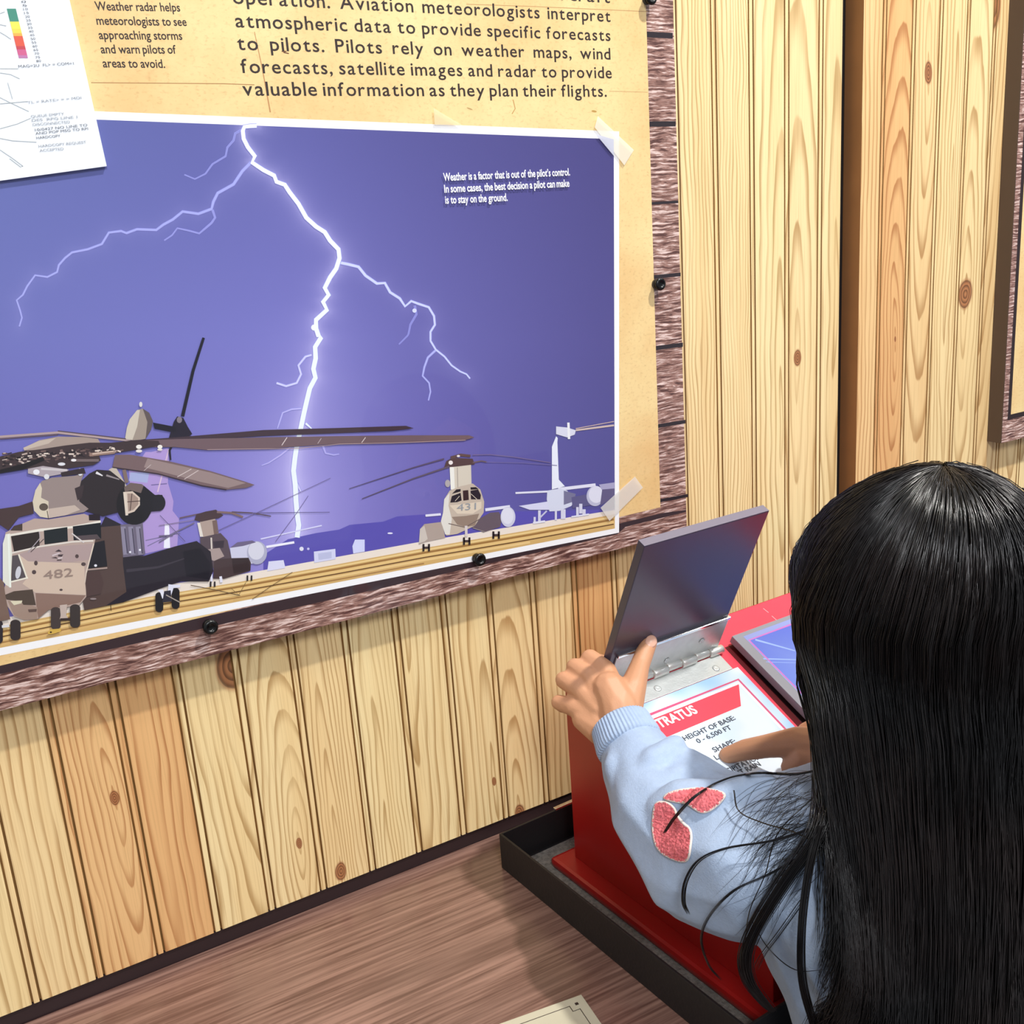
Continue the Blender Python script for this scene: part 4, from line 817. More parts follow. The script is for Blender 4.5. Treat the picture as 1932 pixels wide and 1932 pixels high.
PN = lbox('flip_panel', .0145, .1502, .0035, .1652, .0016, .0096, M['lid'], KS, .0007); PN['label'] = 'open dark slate flip panel held up by the child'
lbox('panel_edge', .0147, .1500, .1653, .1656, .0018, .0094, M['lidedge'], PN)
ul = lbox('hinge_leaf', .0205, .1510, .0030, .0395, .0002, .0015, M['steel'], KS, .0003)
lbox('leaf_rim', .0205, .1510, .0396, .0430, -.0014, .0017, M['chrome'], ul, .0005)
for px, py in ((1258, 1246), (1324, 1209)):
    P_ = plane(px, py, LD(0, 0, 0), S); d = P_-LD(0, 0, 0); n_ = float(d@N); u_ = float(d@U)
    revolve('hinge_screw', P_-S*(-.0001), S, [(.0030, 0), (.0031, .0005), (.0020, .0009), (.0008, .0004)], M['steel'], ul, 16)

# slot shade painted flat on the face, then the next, closed flip panel
sl0 = onS(1367, 1222); slb = onS(1503, 1375)
u_a, u_b = sl0[0], sl0[0]+.0165
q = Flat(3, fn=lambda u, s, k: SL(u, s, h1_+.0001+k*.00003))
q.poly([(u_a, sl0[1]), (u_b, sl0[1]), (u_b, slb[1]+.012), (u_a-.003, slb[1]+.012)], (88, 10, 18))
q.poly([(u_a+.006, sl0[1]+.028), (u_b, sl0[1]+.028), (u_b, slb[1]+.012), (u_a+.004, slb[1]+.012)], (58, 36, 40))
q.build('shadow_gap_print', KS)['label'] = 'painted dark recess shade beside the closed panel'
hp = .0145
def onP(px, py): return onS(px, py, hp)
pT = onP(1381, 1200); pB = onP(1516, 1361)
P2 = sbox('flip_panel', pT[0], pT[0]+.128, pT[1], pT[1]+.158, h1_+.0035, hp, M['ply'], KS, .0006); P2['label'] = 'closed grey flip panel with blue sky picture in a pink outline'
sbox('hinge_leaf', pT[0]+.02, pT[0]+.11, pT[1]-.003, pT[1]+.02, h1_+.0008, h1_+.0022, M['steel'], KS)
sbox('spacer', pT[0]+.012, pT[0]+.116, pT[1]+.03, pT[1]+.14, h1_+.0003, h1_+.0034, M['darkred'], KS)
q = Flat(0, fn=lambda u, s, k: SL(u, s, hp+.0001+k*.00003))
b0 = onP(1402, 1201); pu, ps = b0[0], b0[1]; pk0 = onP(1413, 1208)
U1, S1 = pT[0]+.119, pT[1]+.150
q.grad([(pu, ps), (U1, ps), (U1, S1), (pu, S1)], [(140, 150, 206), (146, 156, 216), (170, 194, 230), (150, 176, 226)])
q.grad([(pk0[0], pk0[1]), (U1-.004, pk0[1]), (U1-.004, S1-.004), (pk0[0], S1-.004)], [(92, 112, 206), (84, 104, 204), (150, 176, 232), (120, 150, 226)])
for a, b, w_ in (((1425, 1207), (1500, 1228), .0025), ((1440, 1243), (1510, 1245), .0018), ((1445, 1249), (1510, 1251), .0008)): q.line([onP(*a), onP(*b)], w_, (150, 176, 238), w_*.6)
q.line([(U1-.004, pk0[1]), (pk0[0], pk0[1]), (pk0[0], S1-.004), (U1-.004, S1-.004), (U1-.004, pk0[1])], .0022, (196, 112, 190))
q.build('sky_picture_print', P2)
# ------------------------------------------------------------------ the child
def capsule(p0, r0, p1, r1, n=2):
    bm = bmesh.new()
    for p, r in ((p0, r0), (p1, r1)): bmesh.ops.create_icosphere(bm, subdivisions=n, radius=r, matrix=Matrix.Translation(Vector(p)))
    bmesh.ops.convex_hull(bm, input=list(bm.verts), use_existing_faces=False)
    dead = [v for v in bm.verts if not v.link_faces]
    bmesh.ops.delete(bm, geom=dead, context='VERTS')
    v = [tuple(x.co) for x in bm.verts]; bm.verts.index_update(); f = [tuple(x.index for x in q.verts) for q in bm.faces]; bm.free(); return v, f
def ellipsoid(c, r, rot=None, n=4):
    bm = bmesh.new(); bmesh.ops.create_icosphere(bm, subdivisions=n, radius=1)
    Mx = Matrix.Translation(Vector(c))@(rot.to_4x4() if rot else Matrix.Identity(4))@Matrix.Diagonal((*r, 1))
    bmesh.ops.transform(bm, matrix=Mx, verts=bm.verts); v = [tuple(x.co) for x in bm.verts]; bm.verts.index_update()
    f = [tuple(x.index for x in q.verts) for q in bm.faces]; bm.free(); return v, f
def chain(pts):
    return [capsule(pts[i][0], pts[i][1], pts[i+1][0], pts[i+1][1]) for i in range(len(pts)-1)]
def fuse(name, pieces, voxel, smooth, mat, parent, disp=None):
    """melt overlapping rounded volumes into one continuous skin"""
    V_, F_ = [], []
    for v, f in pieces: b = len(V_); V_ += v; F_ += [tuple(i+b for i in q) for q in f]
    me = mesh('raw', V_, F_); o = bpy.data.objects.new('raw', me); col.objects.link(o)
    m = o.modifiers.new('r', 'REMESH'); m.mode = 'VOXEL'; m.voxel_size = voxel
    if smooth: s = o.modifiers.new('s', 'SMOOTH'); s.iterations = smooth; s.factor = .5
    dg = bpy.context.evaluated_depsgraph_get(); me2 = bpy.data.meshes.new_from_object(o.evaluated_get(dg)); bpy.data.objects.remove(o); bpy.data.meshes.remove(me)
    if disp:
        n = len(me2.vertices); co = np.empty(n*3); me2.vertices.foreach_get('co', co); co = co.reshape(-1, 3)
        no = np.empty(n*3); me2.vertices.foreach_get('normal', no); no = no.reshape(-1, 3)
        co = co+no*disp(co, no)[:, None]; me2.vertices.foreach_set('co', co.ravel()); me2.update()
    me2.name = name; me2.materials.clear()
    return link(name, me2, parent, mat, True)
A = at
Hc = A(1718, 1128, .684)
waist = A(1722, 1990, .686); hipz = .52
PE = empty('person', (waist[0], waist[1], 0), 'person with long straight black hair in a light blue fleece lifting the slate panel', 'person')
yaw = math.radians(8); pitch = math.radians(-30)
HR = (Matrix.Rotation(yaw, 3, 'Z')@Matrix.Rotation(pitch, 3, 'X'))
def hd(x, y, z): return tuple(Vector(Hc)+HR@Vector((x, y, z)))                # head frame: right, forward, up
def hR(e=None): return HR
body = []
body += [ellipsoid(hd(0, -.006, .008), (.062, .078, .072), HR), ellipsoid(hd(0, .022, -.030), (.052, .054, .062), HR), ellipsoid(hd(0, .040, -.074), (.026, .024, .018), HR)]
body += chain([(hd(0, .072, -.005), .0055), (hd(0, .084, -.030), .0085)]) + chain([(hd(-.008, .080, -.031), .005), (hd(.008, .080, -.031), .005)])
for s in (-1, 1):
    body += [ellipsoid(hd(s*.063, -.004, -.016), (.006, .011, .018), HR), ellipsoid(hd(s*.030, .052, -.040), (.018, .018, .018), HR)]
body += chain([(hd(-.014, .074, -.053), .0042), (hd(.014, .074, -.053), .0042)])
neck0 = hd(0, -.022, -.062); chest = A(1682, 1720, .698); nb = A(1700, 1500, .700)
body += chain([(neck0, .030), (nb, .034), (chest, .060), (waist, .046)])
hip = np.array([waist[0], waist[1]-.002, .53]); body += chain([(waist, .046), (hip, .050)])
shL = A(1572, 1610, .705); shR = A(1815, 1600, .765)
body += chain([(nb, .034), (shL, .032)])+chain([(nb, .034), (shR, .032)])
def J(px, py, d, r): return (A(px, py, d), r)
armL = [(shL, .030), J(1430, 1640, .730, .027), J(1318, 1625, .758, .025), J(1235, 1490, .796, .021), J(1178, 1374, .836, .0185)]
body += chain(armL)
elR = A(1850, 1690, .76); wrR = A(1612, 1450, .800)
body += chain([(shR, .030), (elR, .027), (wrR, .019)])
# left hand: fingers curl round the edge of the panel, thumb lies on its face
palm = [J(1176, 1372, .836, .0190), J(1165, 1330, .842, .0175), J(1150, 1300, .848, .0150)]
body += chain(palm)
fing = {
 'index': [J(1160, 1320, .847, .0128), J(1143, 1266, .862, .0092), J(1113, 1243, .879, .0084), J(1121, 1247, .899, .0074), J(1146, 1251, .909, .0064)],
 'middle': [J(1142, 1325, .847, .0128), J(1116, 1280, .860, .0089), J(1085, 1259, .876, .0081), J(1094, 1264, .896, .0072), J(1120, 1271, .906, .0062)],
 'ring': [J(1130, 1338, .847, .0120), J(1094, 1301, .858, .0085), J(1064, 1283, .872, .0077), J(1073, 1290, .890, .0068), J(1096, 1296, .898, .0058)],
 'pinky': [J(1128, 1354, .846, .0115), J(1083, 1334, .856, .0082), J(1054, 1325, .868, .0066), J(1062, 1332, .880, .0060), J(1080, 1338, .886, .0052)],
 'thumb': [J(1180, 1340, .842, .0145), J(1194, 1298, .851, .0112), J(1207, 1256, .8665, .0084), J(1216, 1232, .8745, .0080), J(1226, 1211, .8800, .0066)]}
for k in fing: body += chain(fing[k])
body += chain([J(1102, 1356, .850, .0105), J(1140, 1378, .842, .0145)])
# right hand: pointing finger on the card, the others folded
rfin = [[J(1560, 1410, 0.8160, .0150), J(1508, 1399, 0.8260, .0122), J(1446, 1408, 0.8410, .0096), J(1405, 1415, 0.8515, .0088), J(1372, 1425, 0.8595, .0070)],
        [J(1570, 1425, 0.8130, .0150), J(1520, 1425, 0.8200, .0112), J(1494, 1448, 0.8310, .0090), J(1512, 1470, 0.8340, .0080), J(1540, 1462, 0.8300, .0070)],
        [J(1580, 1440, 0.8100, .0140), J(1536, 1446, 0.8160, .0105), J(1508, 1470, 0.8260, .0086), J(1528, 1488, 0.8300, .0076), J(1552, 1478, 0.8260, .0066)],
        [J(1590, 1450, 0.8080, .0130), J(1552, 1462, 0.8120, .0095), J(1528, 1486, 0.8200, .0076), J(1546, 1500, 0.8240, .0068), J(1566, 1490, 0.8200, .0058)],
        [J(1600, 1425, 0.8060, .0150), J(1570, 1385, 0.8180, .0115), J(1545, 1372, 0.8300, .0090), J(1522, 1380, 0.8380, .0078)]]
for c in rfin: body += chain(c)
body += chain([(wrR, .019), J(1565, 1428, .812, .0180)])
legs = {}
for s in (-1, 1):
    h = hip+np.array([s*.040, 0, -.03]); kn = np.array([h[0]+s*.004, h[1]-.005, .29]); an = np.array([kn[0]+s*.004, kn[1]-.02, .065]); toe = an+np.array([s*.012, .085, -.030])
    legs[s] = (h, kn, an, toe); body += chain([(h, .050), (kn, .036), (an, .026)])+chain([(an, .024), (toe, .018)])
BD = fuse('body', body, .0014, 2, M['skin'], PE)
# eyes, mouth, nails
for s in (-1, 1):
    e = link('eye', mesh('eye', *ellipsoid(hd(s*.0245, .0600, -.008), (.0120, .0105, .0062), HR, 3)), PE, M['eye'], True)
    link('iris', mesh('iris', *ellipsoid(hd(s*.0245, .0668, -.0085), (.0052, .0042, .0050), HR, 3)), e, M['iris'], True)
link('mouth', mesh('mouth', *ellipsoid(hd(0, .0775, -.053), (.0150, .0036, .0032), HR, 3)), PE, M['lip'], True)
bvb = BVHTree.FromPolygons([tuple(v.co) for v in BD.data.vertices], [tuple(p.vertices) for p in BD.data.polygons])
def nail(px, py, w_, h_, ang, dz=0.):
    r = ray(px, py); r = r/np.linalg.norm(r); hit = bvb.ray_cast(Vector(CAM), Vector(r))
    if hit[0] is None: return
    n = hit[1].normalized(); X_ = Vector(rt)*math.cos(ang)+Vector(dn)*math.sin(ang); X_ = (X_-n*X_.dot(n)).normalized(); Y_ = n.cross(X_)
    rot = Matrix((X_, Y_, n)).transposed(); link('nail', mesh('nail', *ellipsoid(hit[0]-n*.0012, (h_, w_, .0021), rot, 3)), PE, M['nail'], True)
nail(1229, 1209, .0050, .0066, math.radians(-62))

# ---- trousers, shoes
pan = chain([(waist*[1, 1, 0]+[0, 0, .60], .055), (hip, .058)])
for s in (-1, 1):
    h, kn, an, toe = legs[s]; pan += chain([(hip+[s*.03, 0, 0], .060), (h, .058), (kn, .044), (an+[0, 0, .015], .037)])
fuse('trousers', pan, .004, 4, M['pants'], PE)
for s in (-1, 1):
    h, kn, an, toe = legs[s]
    sh = chain([((an[0], an[1]-.005, .040), .030), ((toe[0], toe[1]-.01, .032), .026)])+chain([((an[0], an[1], .075), .030), ((an[0], an[1]-.004, .045), .031)])
    so = fuse('shoe', sh, .003, 3, M['shoe'], PE)
    link('sole', mesh('sole', *capsule((an[0], an[1]-.006, .016), .0155, (toe[0], toe[1]-.004, .016), .0155)), so, M['sole'], True)

# ---- fleece top with folds
def JJ(px, py, d, r): return (A(px, py, d), r)
slv = [JJ(1184, 1393, .829, .0240), JJ(1208, 1454, .806, .0310), JJ(1246, 1535, .770, .0378), JJ(1318, 1622, .738, .0450), JJ(1436, 1630, .711, .0545), JJ(1560, 1612, .696, .0560)]
top = chain(slv)
top += chain([JJ(1284, 1474, .780, .025), JJ(1345, 1530, .755, .035), JJ(1436, 1575, .724, .043)])
top += chain([(A(1560, 1612, .696), .056), (A(1700, 1560, .705), .060), (shR, .052), (elR, .046), (A(1740, 1560, .79), .034), (wrR, .026)])
top += chain([JJ(1560, 1690, .690, .055), JJ(1640, 1810, .686, .063), JJ(1700, 1990, .680, .058)])
top += chain([(A(1700, 1640, .700), .070), (A(1740, 1800, .694), .068), (A(1745, 1990, .682), .060), (np.array([waist[0], waist[1]-.004, .545]), .064)])
top += chain([JJ(1820, 1700, .720, .056), JJ(1850, 1990, .695, .050)])
top += chain([(nb, .044), (chest, .066), (waist, .058), (np.array([waist[0], waist[1]-.004, .545]), .064)])
top += chain([(nb, .046), (A(1700, 1420, .705), .040)])
# soft ridges gathered at the crook of the elbow and along the forearm
def ridge(pts, r): return chain([(A(x, y, d), r*(.45+.55*math.sin(math.pi*(i+.5)/len(pts)))) for i, (x, y, d) in enumerate(pts)])
top += ridge([(1395, 1478, 0.725), (1340, 1487, 0.728), (1290, 1505, 0.731), (1255, 1532, 0.735), (1243, 1562, 0.733), (1240, 1600, 0.728)], .0125)
top += ridge([(1440, 1478, 0.705), (1380, 1500, 0.705), (1330, 1520, 0.709), (1300, 1548, 0.711)], .0105)
top += ridge([(1320, 1450, 0.761), (1275, 1475, 0.758), (1240, 1510, 0.751), (1222, 1550, 0.748), (1218, 1590, 0.745)], .0125)
top += ridge([(1275, 1408, 0.783), (1235, 1440, 0.773), (1215, 1480, 0.767), (1212, 1520, 0.763)], .011)
top += ridge([(1168, 1410, 0.807), (1160, 1450, 0.791), (1170, 1500, 0.775)], .010)
_ph = rng.uniform(0, 6.28, 30); _kv = rng.normal(0, 1, (30, 3)); _kv /= np.linalg.norm(_kv, axis=1)[:, None]; _fr = rng.uniform(35, 120, 30)
def folds(co, no):
    d = np.zeros(len(co))
    for k in range(30): d += np.sin(co@_kv[k]*_fr[k]+_ph[k]+1.5*np.sin(co@_kv[(k+7) % 30]*38+_ph[(k+3) % 30]))*(60/_fr[k])
    d = d*.0006
    e1 = A(1186, 1392, .829); wq = np.exp(-(np.linalg.norm(co-e1, axis=1)/.04)**2)
    return d*(1-wq*.7)
TP = fuse('fleece_top', top, .0026, 3, M['tshirt'], PE, disp=folds); TP['label'] = 'light blue fleece top with pink patches'
bvt = BVHTree.FromPolygons([tuple(v.co) for v in TP.data.vertices], [tuple(p.vertices) for p in TP.data.polygons])
# ribbed cuff
def cuff(c, ax, r0, r1, ln, name='cuff'):
    ax = Vector(ax).normalized(); e1 = ax.orthogonal().normalized(); e2 = ax.cross(e1); n = 260; prof = [(-.0035, 0), (-.0012, -.0016), (.0006, -.0004), (.0010, .002), (.0012, ln*.4), (.0016, ln*.8), (.0008, ln), (-.004, ln+.002)]
    vs_, fs = [], []
    for i, (dr, h) in enumerate(prof):
        rad = r0+(r1-r0)*max(0, h)/ln+dr
        for k in range(n):
            a = 2*math.pi*k/n; rr_ = rad+(.00055*math.cos(a*52) if 1 < i < 7 else 0); vs_.append(Vector(c)+ax*h+e1*rr_*math.cos(a)+e2*rr_*math.sin(a))
    for i in range(len(prof)-1):
        for k in range(n): fs.append((i*n+k, i*n+(k+1) % n, (i+1)*n+(k+1) % n, (i+1)*n+k))
    return obj(name, vs_, fs, M['tshirt'], TP, True)
cw = A(1170, 1367, .834); ca_ = A(1212, 1456, .804)-cw
cuff(cw, ca_, .0232, .0256, .021)
cuff(wrR+(elR-wrR)*.06, elR-wrR, .0235, .026, .02)

# fleece patches on the sleeve
def cast(px, py, tree=None):
    r = ray(px, py); L_ = np.linalg.norm(r); hit = (tree or bvt).ray_cast(Vector(CAM), Vector(r/L_)); return hit
def inside(x, y, poly):
    c = False; j = len(poly)-1
    for i in range(len(poly)):
        xi, yi = poly[i]; xj, yj = poly[j]
        if (yi > y) != (yj > y) and x < (xj-xi)*(y-yi)/(yj-yi+1e-9)+xi: c = not c
        j = i
    return c
def smoothpoly(p, n=6):
    p = np.array(p, float); m = len(p); out = []
    for i in range(m):
        a, b, c, d = p[i-1], p[i], p[(i+1) % m], p[(i+2) % m]
        for k in range(n):
            t = k/n; out.append(.5*((2*b)+(-a+c)*t+(2*a-5*b+4*c-d)*t*t+(-a+3*b-3*c+d)*t**3))
    return [tuple(q) for q in out]
def tube(pts, r, n=4, r1=None):
    P_ = [Vector(p) for p in pts]; vs_, fs = [], []
    for i, p in enumerate(P_):
        t = (P_[min(i+1, len(P_)-1)]-P_[max(i-1, 0)]).normalized(); e1 = t.orthogonal().normalized() if i == 0 else (e1-t*e1.dot(t)).normalized(); e2 = t.cross(e1)
        rr_ = r+((r1 if r1 is not None else r)-r)*i/(len(P_)-1)
        for k in range(n): a = 2*math.pi*k/n; vs_.append(p+e1*(rr_*math.cos(a))+e2*(rr_*math.sin(a)))
    for i in range(len(P_)-1):
        for k in range(n): fs.append((i*n+k, i*n+(k+1) % n, (i+1)*n+(k+1) % n, (i+1)*n+k))
    return vs_, fs
def patch(poly, label):
    poly = smoothpoly(poly); xs = [p[0] for p in poly]; ys = [p[1] for p in poly]; st_ = 1.6; vid = {}; vs_, fs = [], []
    def vert(i, j):
        if (i, j) in vid: return vid[(i, j)]
        x, y = min(xs)+i*st_, min(ys)+j*st_; h = cast(x, y)
        if h[0] is None: return None
        vs_.append(h[0]+h[1]*(.0016+rng.uniform(0, .0012))); vid[(i, j)] = len(vs_)-1; return len(vs_)-1
    for i in range(int((max(xs)-min(xs))/st_)+1):
        for j in range(int((max(ys)-min(ys))/st_)+1):
            if inside(min(xs)+(i+.5)*st_, min(ys)+(j+.5)*st_, poly):
                q4 = [vert(i, j), vert(i+1, j), vert(i+1, j+1), vert(i, j+1)]
                if None not in q4: fs.append(tuple(q4))
    o = obj('pink_patch', vs_, fs, M['pink'], TP, True); o['label'] = label
    pts = []
    for p in poly+[poly[0]]:
        h = cast(*p)
        if h[0] is not None: pts.append(h[0]+h[1]*.0012)
    v, f = tube(pts, .0011, 5); obj('patch_stitching', v, f, M['cream'], o, True)
patch([(1238, 1522), (1252, 1514), (1268, 1520), (1284, 1545), (1304, 1568), (1305, 1596), (1297, 1622), (1270, 1618), (1244, 1600), (1234, 1566)], 'large pink fleece patch on the sleeve')
patch([(1256, 1507), (1274, 1495), (1312, 1490), (1364, 1497), (1360, 1512), (1338, 1529), (1320, 1530), (1296, 1516)], 'smaller pink fleece patch on the sleeve')

# ---- hair: a dense under-layer and strands flowing from the crown and falling straight
HA, HB, HT = .0770, .0840, .0905
zc = Hc[2]
def hw(z):      # half-width and half-depth of the falling hair at height z
    k = np.clip((zc-z)/.36, 0, 1)
    return HA*(1-.17*np.clip(k*2.2, 0, 1)+.04*np.clip((k-.45)*2, 0, 1)), HB*(1-.10*np.clip(k*2, 0, 1))
crown = np.array([Hc[0]+.004, Hc[1]-.018])
def hairpts(phi, rho, zend, nc=9, nf=13, wob=0., th0=.06):
    """phi: azimuth (0 = right, pi/2 = towards the wall, -pi/2 = back); rho: layer"""
    fr_ = (phi-math.pi/2+math.pi) % (2*math.pi)-math.pi          # angle away from the face direction
    pts = []
    for i in range(nc):
        t = th0+(math.pi/2-th0)*i/(nc-1); ff = fr_
        if abs(fr_) < 1.15:
            sg = 1 if fr_ >= 0 else -1; k = min(1, max(0, (t-1.0)/.5)); ff = fr_*(1-k)+sg*1.2*k
        ph = math.pi/2+ff; w_ = math.cos(t)
        cx = Hc[0]*(1-w_)+crown[0]*w_; cy = Hc[1]*(1-w_)+crown[1]*w_
        pts.append((cx+rho*HA*math.sin(t)*math.cos(ph), cy+rho*HB*math.sin(t)*math.sin(ph), zc+rho*HT*math.cos(t)*(1 if t < 1.57 else 1)))
    ph = math.pi/2+ff
    for i in range(1, nf+1):
        k = i/nf; z = zc+(zend-zc)*k; a_, b_ = hw(z)
        sh = -.012*k*k
        pts.append((Hc[0]+rho*a_*math.cos(ph+wob*k)-.038*k**2.2, Hc[1]+rho*b_*math.sin(ph+wob*k)+sh, z))
    return np.array(pts)
# under-layer shell
nph = 72; grid = [hairpts(-math.pi/2-math.pi+1.15+ (2*math.pi-2.3)*i/(nph-1)+math.pi/2+math.pi/2-math.pi/2, .955, .648, 12, 16, th0=0.0) for i in range(nph)]
sv_, sf_ = [], []
for g1 in grid: sv_ += list(g1)
m_n = len(grid[0])
for i in range(nph-1):
    for j in range(m_n-1): sf_.append((i*m_n+j, (i+1)*m_n+j, (i+1)*m_n+j+1, i*m_n+j+1))
def tubes_mesh(paths, rads):
    """many strands with the same number of points -> triangular tubes, vectorised"""
    Pn = np.array(paths); n, m, _ = Pn.shape; T = np.gradient(Pn, axis=1); T /= np.linalg.norm(T, axis=2, keepdims=True)+1e-9
    ref = Pn-np.array([Hc[0], Hc[1], 0]); ref[:, :, 2] = .02; e1 = ref-T*(ref*T).sum(2, keepdims=True); e1 /= np.linalg.norm(e1, axis=2, keepdims=True)+1e-9; e2 = np.cross(T, e1)
    prof = np.ones(m); prof[-3:] = (.8, .5, .12)
    rr_ = np.array(rads)[:, None, None]*prof[None, :, None]; vs = []
    for a in (0, 2.094, 4.189): vs.append(Pn+e1*rr_*math.cos(a)+e2*rr_*math.sin(a))
    Vv = np.stack(vs, 2).reshape(-1, 3); idx = np.arange(n*m*3).reshape(n, m, 3); fs = []
    for k in range(3):
        a = idx[:, :-1, k]; b = idx[:, :-1, (k+1) % 3]; c = idx[:, 1:, (k+1) % 3]; d = idx[:, 1:, k]; fs.append(np.stack([a, b, c, d], -1).reshape(-1, 4))
    return Vv, np.concatenate(fs)
def np_mesh(name, Vv, Ff, parent, mat):
    me = bpy.data.meshes.new(name); me.vertices.add(len(Vv)); me.vertices.foreach_set('co', Vv.ravel().astype(np.float32))
    me.loops.add(Ff.size); me.loops.foreach_set('vertex_index', Ff.ravel().astype(np.int32)); me.polygons.add(len(Ff))
    me.polygons.foreach_set('loop_start', np.arange(0, Ff.size, Ff.shape[1], dtype=np.int32)); me.update(calc_edges=True)
    return link(name, me, parent, mat, True)
NS = 9000; paths, rads = [], []
clump = rng.uniform(0, 2*math.pi, 170)
clump2 = rng.uniform(0, 2*math.pi, 420); cb = np.stack([rng.uniform(0, 6.28, 420), rng.uniform(.7, 1.8, 420)], 1)
for i in range(NS):
    phi = rng.uniform(0, 2*math.pi); rho = .968+.045*rng.random()**1.2
    c_ = clump[np.argmin(np.abs((clump-phi+math.pi) % (2*math.pi)-math.pi))]; dl = (c_-phi+math.pi) % (2*math.pi)-math.pi
    zend = .650+rng.uniform(-.012, .03)+(.08 if rng.random() < .05 else 0)
    p = hairpts(phi, rho, zend, 9, 14, wob=dl*.75+rng.normal(0, .05), th0=rng.uniform(.02, .5) if rng.random() < .75 else rng.uniform(.3, 1.1))
    m = len(p); tt = np.linspace(0, 1, m); am = rng.uniform(.0004, .0022) if rng.random() < .85 else rng.uniform(.002, .006)
    w1, w2_, f1, f2 = rng.uniform(0, 6.28), rng.uniform(0, 6.28), rng.uniform(3, 9), rng.uniform(3, 9)
    p[:, 0] += am*np.sin(f1*tt+w1)*tt**1.2; p[:, 1] += am*np.sin(f2*tt+w2_)*tt**1.2
    ci = int(np.argmin(np.abs((clump2-phi+math.pi) % (2*math.pi)-math.pi))); tq = np.arange(m)/m
    bump = .0019*np.sin(cb[ci, 1]*tq*14+cb[ci, 0])*np.clip(tq*6, 0, 1)+.0008*np.sin(rng.uniform(8, 26)*tq+rng.uniform(0, 6))
    dv = p-np.array([Hc[0], Hc[1], zc]); dv[:, 2] = np.maximum(dv[:, 2], 0); dv /= np.linalg.norm(dv, axis=1)[:, None]+1e-9; p = p+dv*bump[:, None]
    if rng.random() < .02: p += (p-np.array([Hc[0], Hc[1], zc]))*[[rng.uniform(.01, .035)]]*[1, 1, .6]
    paths.append(p); rads.append(rng.uniform(.00022, .00042))
_dh = Vector((fw[0], fw[1], 0)).normalized(); _dn = np.array(_dh)
def drape(p, off):
    # strands that reach the shoulders and back lie on top of the fleece
    dlt = np.zeros(len(p))
    for i in range(len(p)):
        if p[i][2] < zc-.05:
            h = bvt.ray_cast(Vector(p[i])-_dh*.5, _dh)
            if h[0] is not None: dlt[i] = min(0, h[3]-.5-off)
    q = np.pad(dlt, 4, 'edge'); sm = np.array([q[i:i+9].min()*.35+q[i:i+9].mean()*.65 for i in range(len(dlt))]); return p+np.minimum(dlt, sm)[:, None]*_dn
paths = [drape(p, .002+.016*rng.random()) for p in paths]
grid = [drape(p, .001) for p in grid]; sv_ = [q for g1 in grid for q in g1]
Vv, Ff = tubes_mesh(paths, rads)
HO = np_mesh('hair', Vv, Ff, PE, M['hair']); HO['kind'] = 'stuff'; HO['label'] = 'long straight glossy black hair'
und = obj('hair_under_layer', sv_, sf_, M['hair'], HO, True)

def lock(pts, n, spread0, spread1, r=.0003, lift=.006, name='hair_lock', dmin=.60):
    """loose lock: photo-plane course draped just above whatever lies below it"""
    P3 = []; base = smooth_open(pts, 6); last = None
    for x, y in base:
        ds = []
        h = cast(x, y); d = None
        if h[0] is not None: d = float((R.T@(np.array(h[0])-CAM))[2])-lift
        P3.append([x, y, d])
    known = [(i, p[2]) for i, p in enumerate(P3) if p[2] is not None]
    ki = [k[0] for k in known]; kd = [k[1] for k in known]
    dd = np.interp(range(len(P3)), ki, kd) if known else np.full(len(P3), .68)
    dd = np.convolve(np.pad(dd, 6, 'edge'), np.ones(13)/13, 'valid')
    dd = np.minimum(dd, np.interp(range(len(P3)), ki, kd) if known else dd)
    out = []
    m = len(P3)
    for k in range(n):
        ox, oy, oz = rng.normal(0, 1, 3); w_ = []
        ph = rng.uniform(0, 6)
        for i, (x, y, _) in enumerate(P3):
            t = i/(m-1); s = spread0*(1-t)+spread1*t; s *= (1 if n > 1 else 0)
            w_.append(A(x+ox*s+1.5*math.sin(3*t+ph)*t, y+oy*s*.5, dd[i]+oz*s*.00025-.0005))
        out.append(np.array(w_))
    Vl, Fl = tubes_mesh(out, [r*rng.uniform(.7, 1.2) for _ in out]); return np_mesh(name, Vl, Fl, HO, M['hair'])
def smooth_open(p, n=6):
    p = [np.array(q, float) for q in p]; p = [2*p[0]-p[1]]+p+[2*p[-1]-p[-2]]; out = []
    for i in range(1, len(p)-2):
        a, b, c, d = p[i-1:i+3]
        for k in range(n):
            t = k/n; out.append(.5*((2*b)+(-a+c)*t+(2*a-5*b+4*c-d)*t*t+(-a+3*b-3*c+d)*t**3))
    out.append(p[-2]); return out
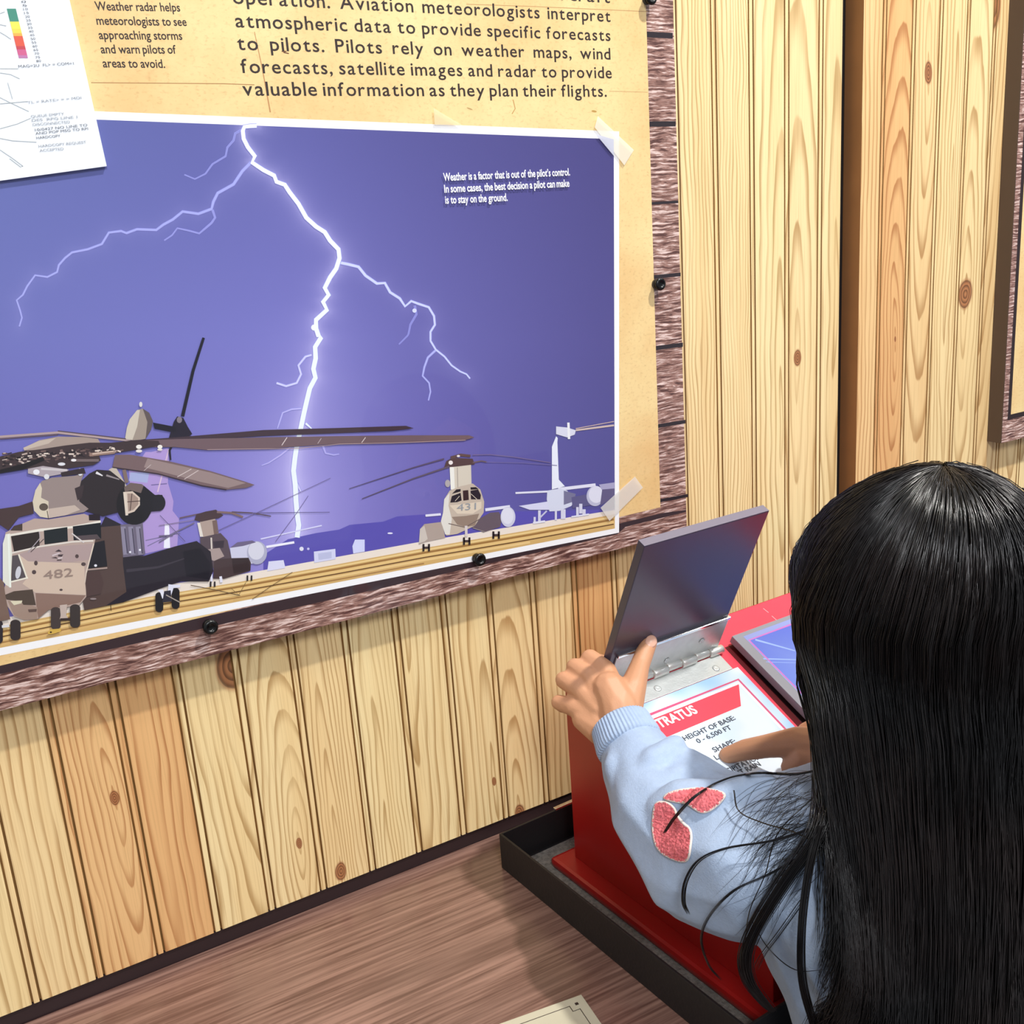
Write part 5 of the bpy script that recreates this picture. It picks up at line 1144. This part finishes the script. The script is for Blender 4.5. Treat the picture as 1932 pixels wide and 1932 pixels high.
lock([(1560, 1440), (1545, 1560), (1480, 1660), (1430, 1740), (1406, 1800), (1412, 1850), (1440, 1890), (1458, 1908)], 90, 12, 3.2, lift=.010)
lock([(1560, 1450), (1500, 1461), (1430, 1459), (1370, 1470), (1315, 1500), (1275, 1540), (1253, 1572)], 18, 3, .6, lift=.011)
lock([(1540, 1560), (1460, 1585), (1370, 1600), (1320, 1622), (1295, 1660), (1290, 1700), (1300, 1725)], 8, 2.4, 1, lift=.008)
lock([(1540, 1600), (1450, 1650), (1385, 1680), (1340, 1725), (1322, 1770), (1335, 1820), (1360, 1850)], 5, 4, 3)
lock([(1540, 1500), (1470, 1570), (1445, 1650), (1415, 1720), (1405, 1790)], 3, 2, 1)
lock([(1385, 1490), (1395, 1530), (1440, 1552), (1500, 1570), (1560, 1600)], 2, 1, 1, r=.0004)
lock([(1520, 1690), (1470, 1760), (1440, 1800), (1425, 1830)], 4, 3, 3)
lock([(1420, 1740), (1450, 1790), (1500, 1830), (1560, 1830)], 2, 1, 1)
lock([(1545, 1560), (1524, 1650), (1512, 1750), (1513, 1850), (1535, 1940)], 60, 3.5, 3, lift=.012)
out = []
for k in range(150):
    x0 = rng.uniform(1490, 1560); y0 = rng.uniform(1455, 1640); ln_ = rng.uniform(60, 190); a = rng.uniform(.35, .9)*math.pi
    x1 = x0-ln_*abs(math.cos(a*.5))-20; y1 = y0+ln_*(.35+.6*rng.random()); xm, ym = (x0+x1)/2+rng.uniform(-25, 10), (y0+y1)/2-rng.uniform(-5, 30)
    p = smooth_open([(x0, y0), (xm, ym), (x1, y1)], 6); w_ = []
    for x, y in p:
        h = cast(x, y)
        if h[0] is None: break
        w_.append(np.array(h[0])-(np.array(h[0])-CAM)/np.linalg.norm(np.array(h[0])-CAM)*.004)
    if len(w_) == len(p): out.append(np.array(w_))
Vl, Fl = tubes_mesh(out, [rng.uniform(.00009, .0002) for _ in out]); sw = np_mesh('stray_hairs', Vl, Fl, HO, M['hair']); sw['kind'] = 'stuff'
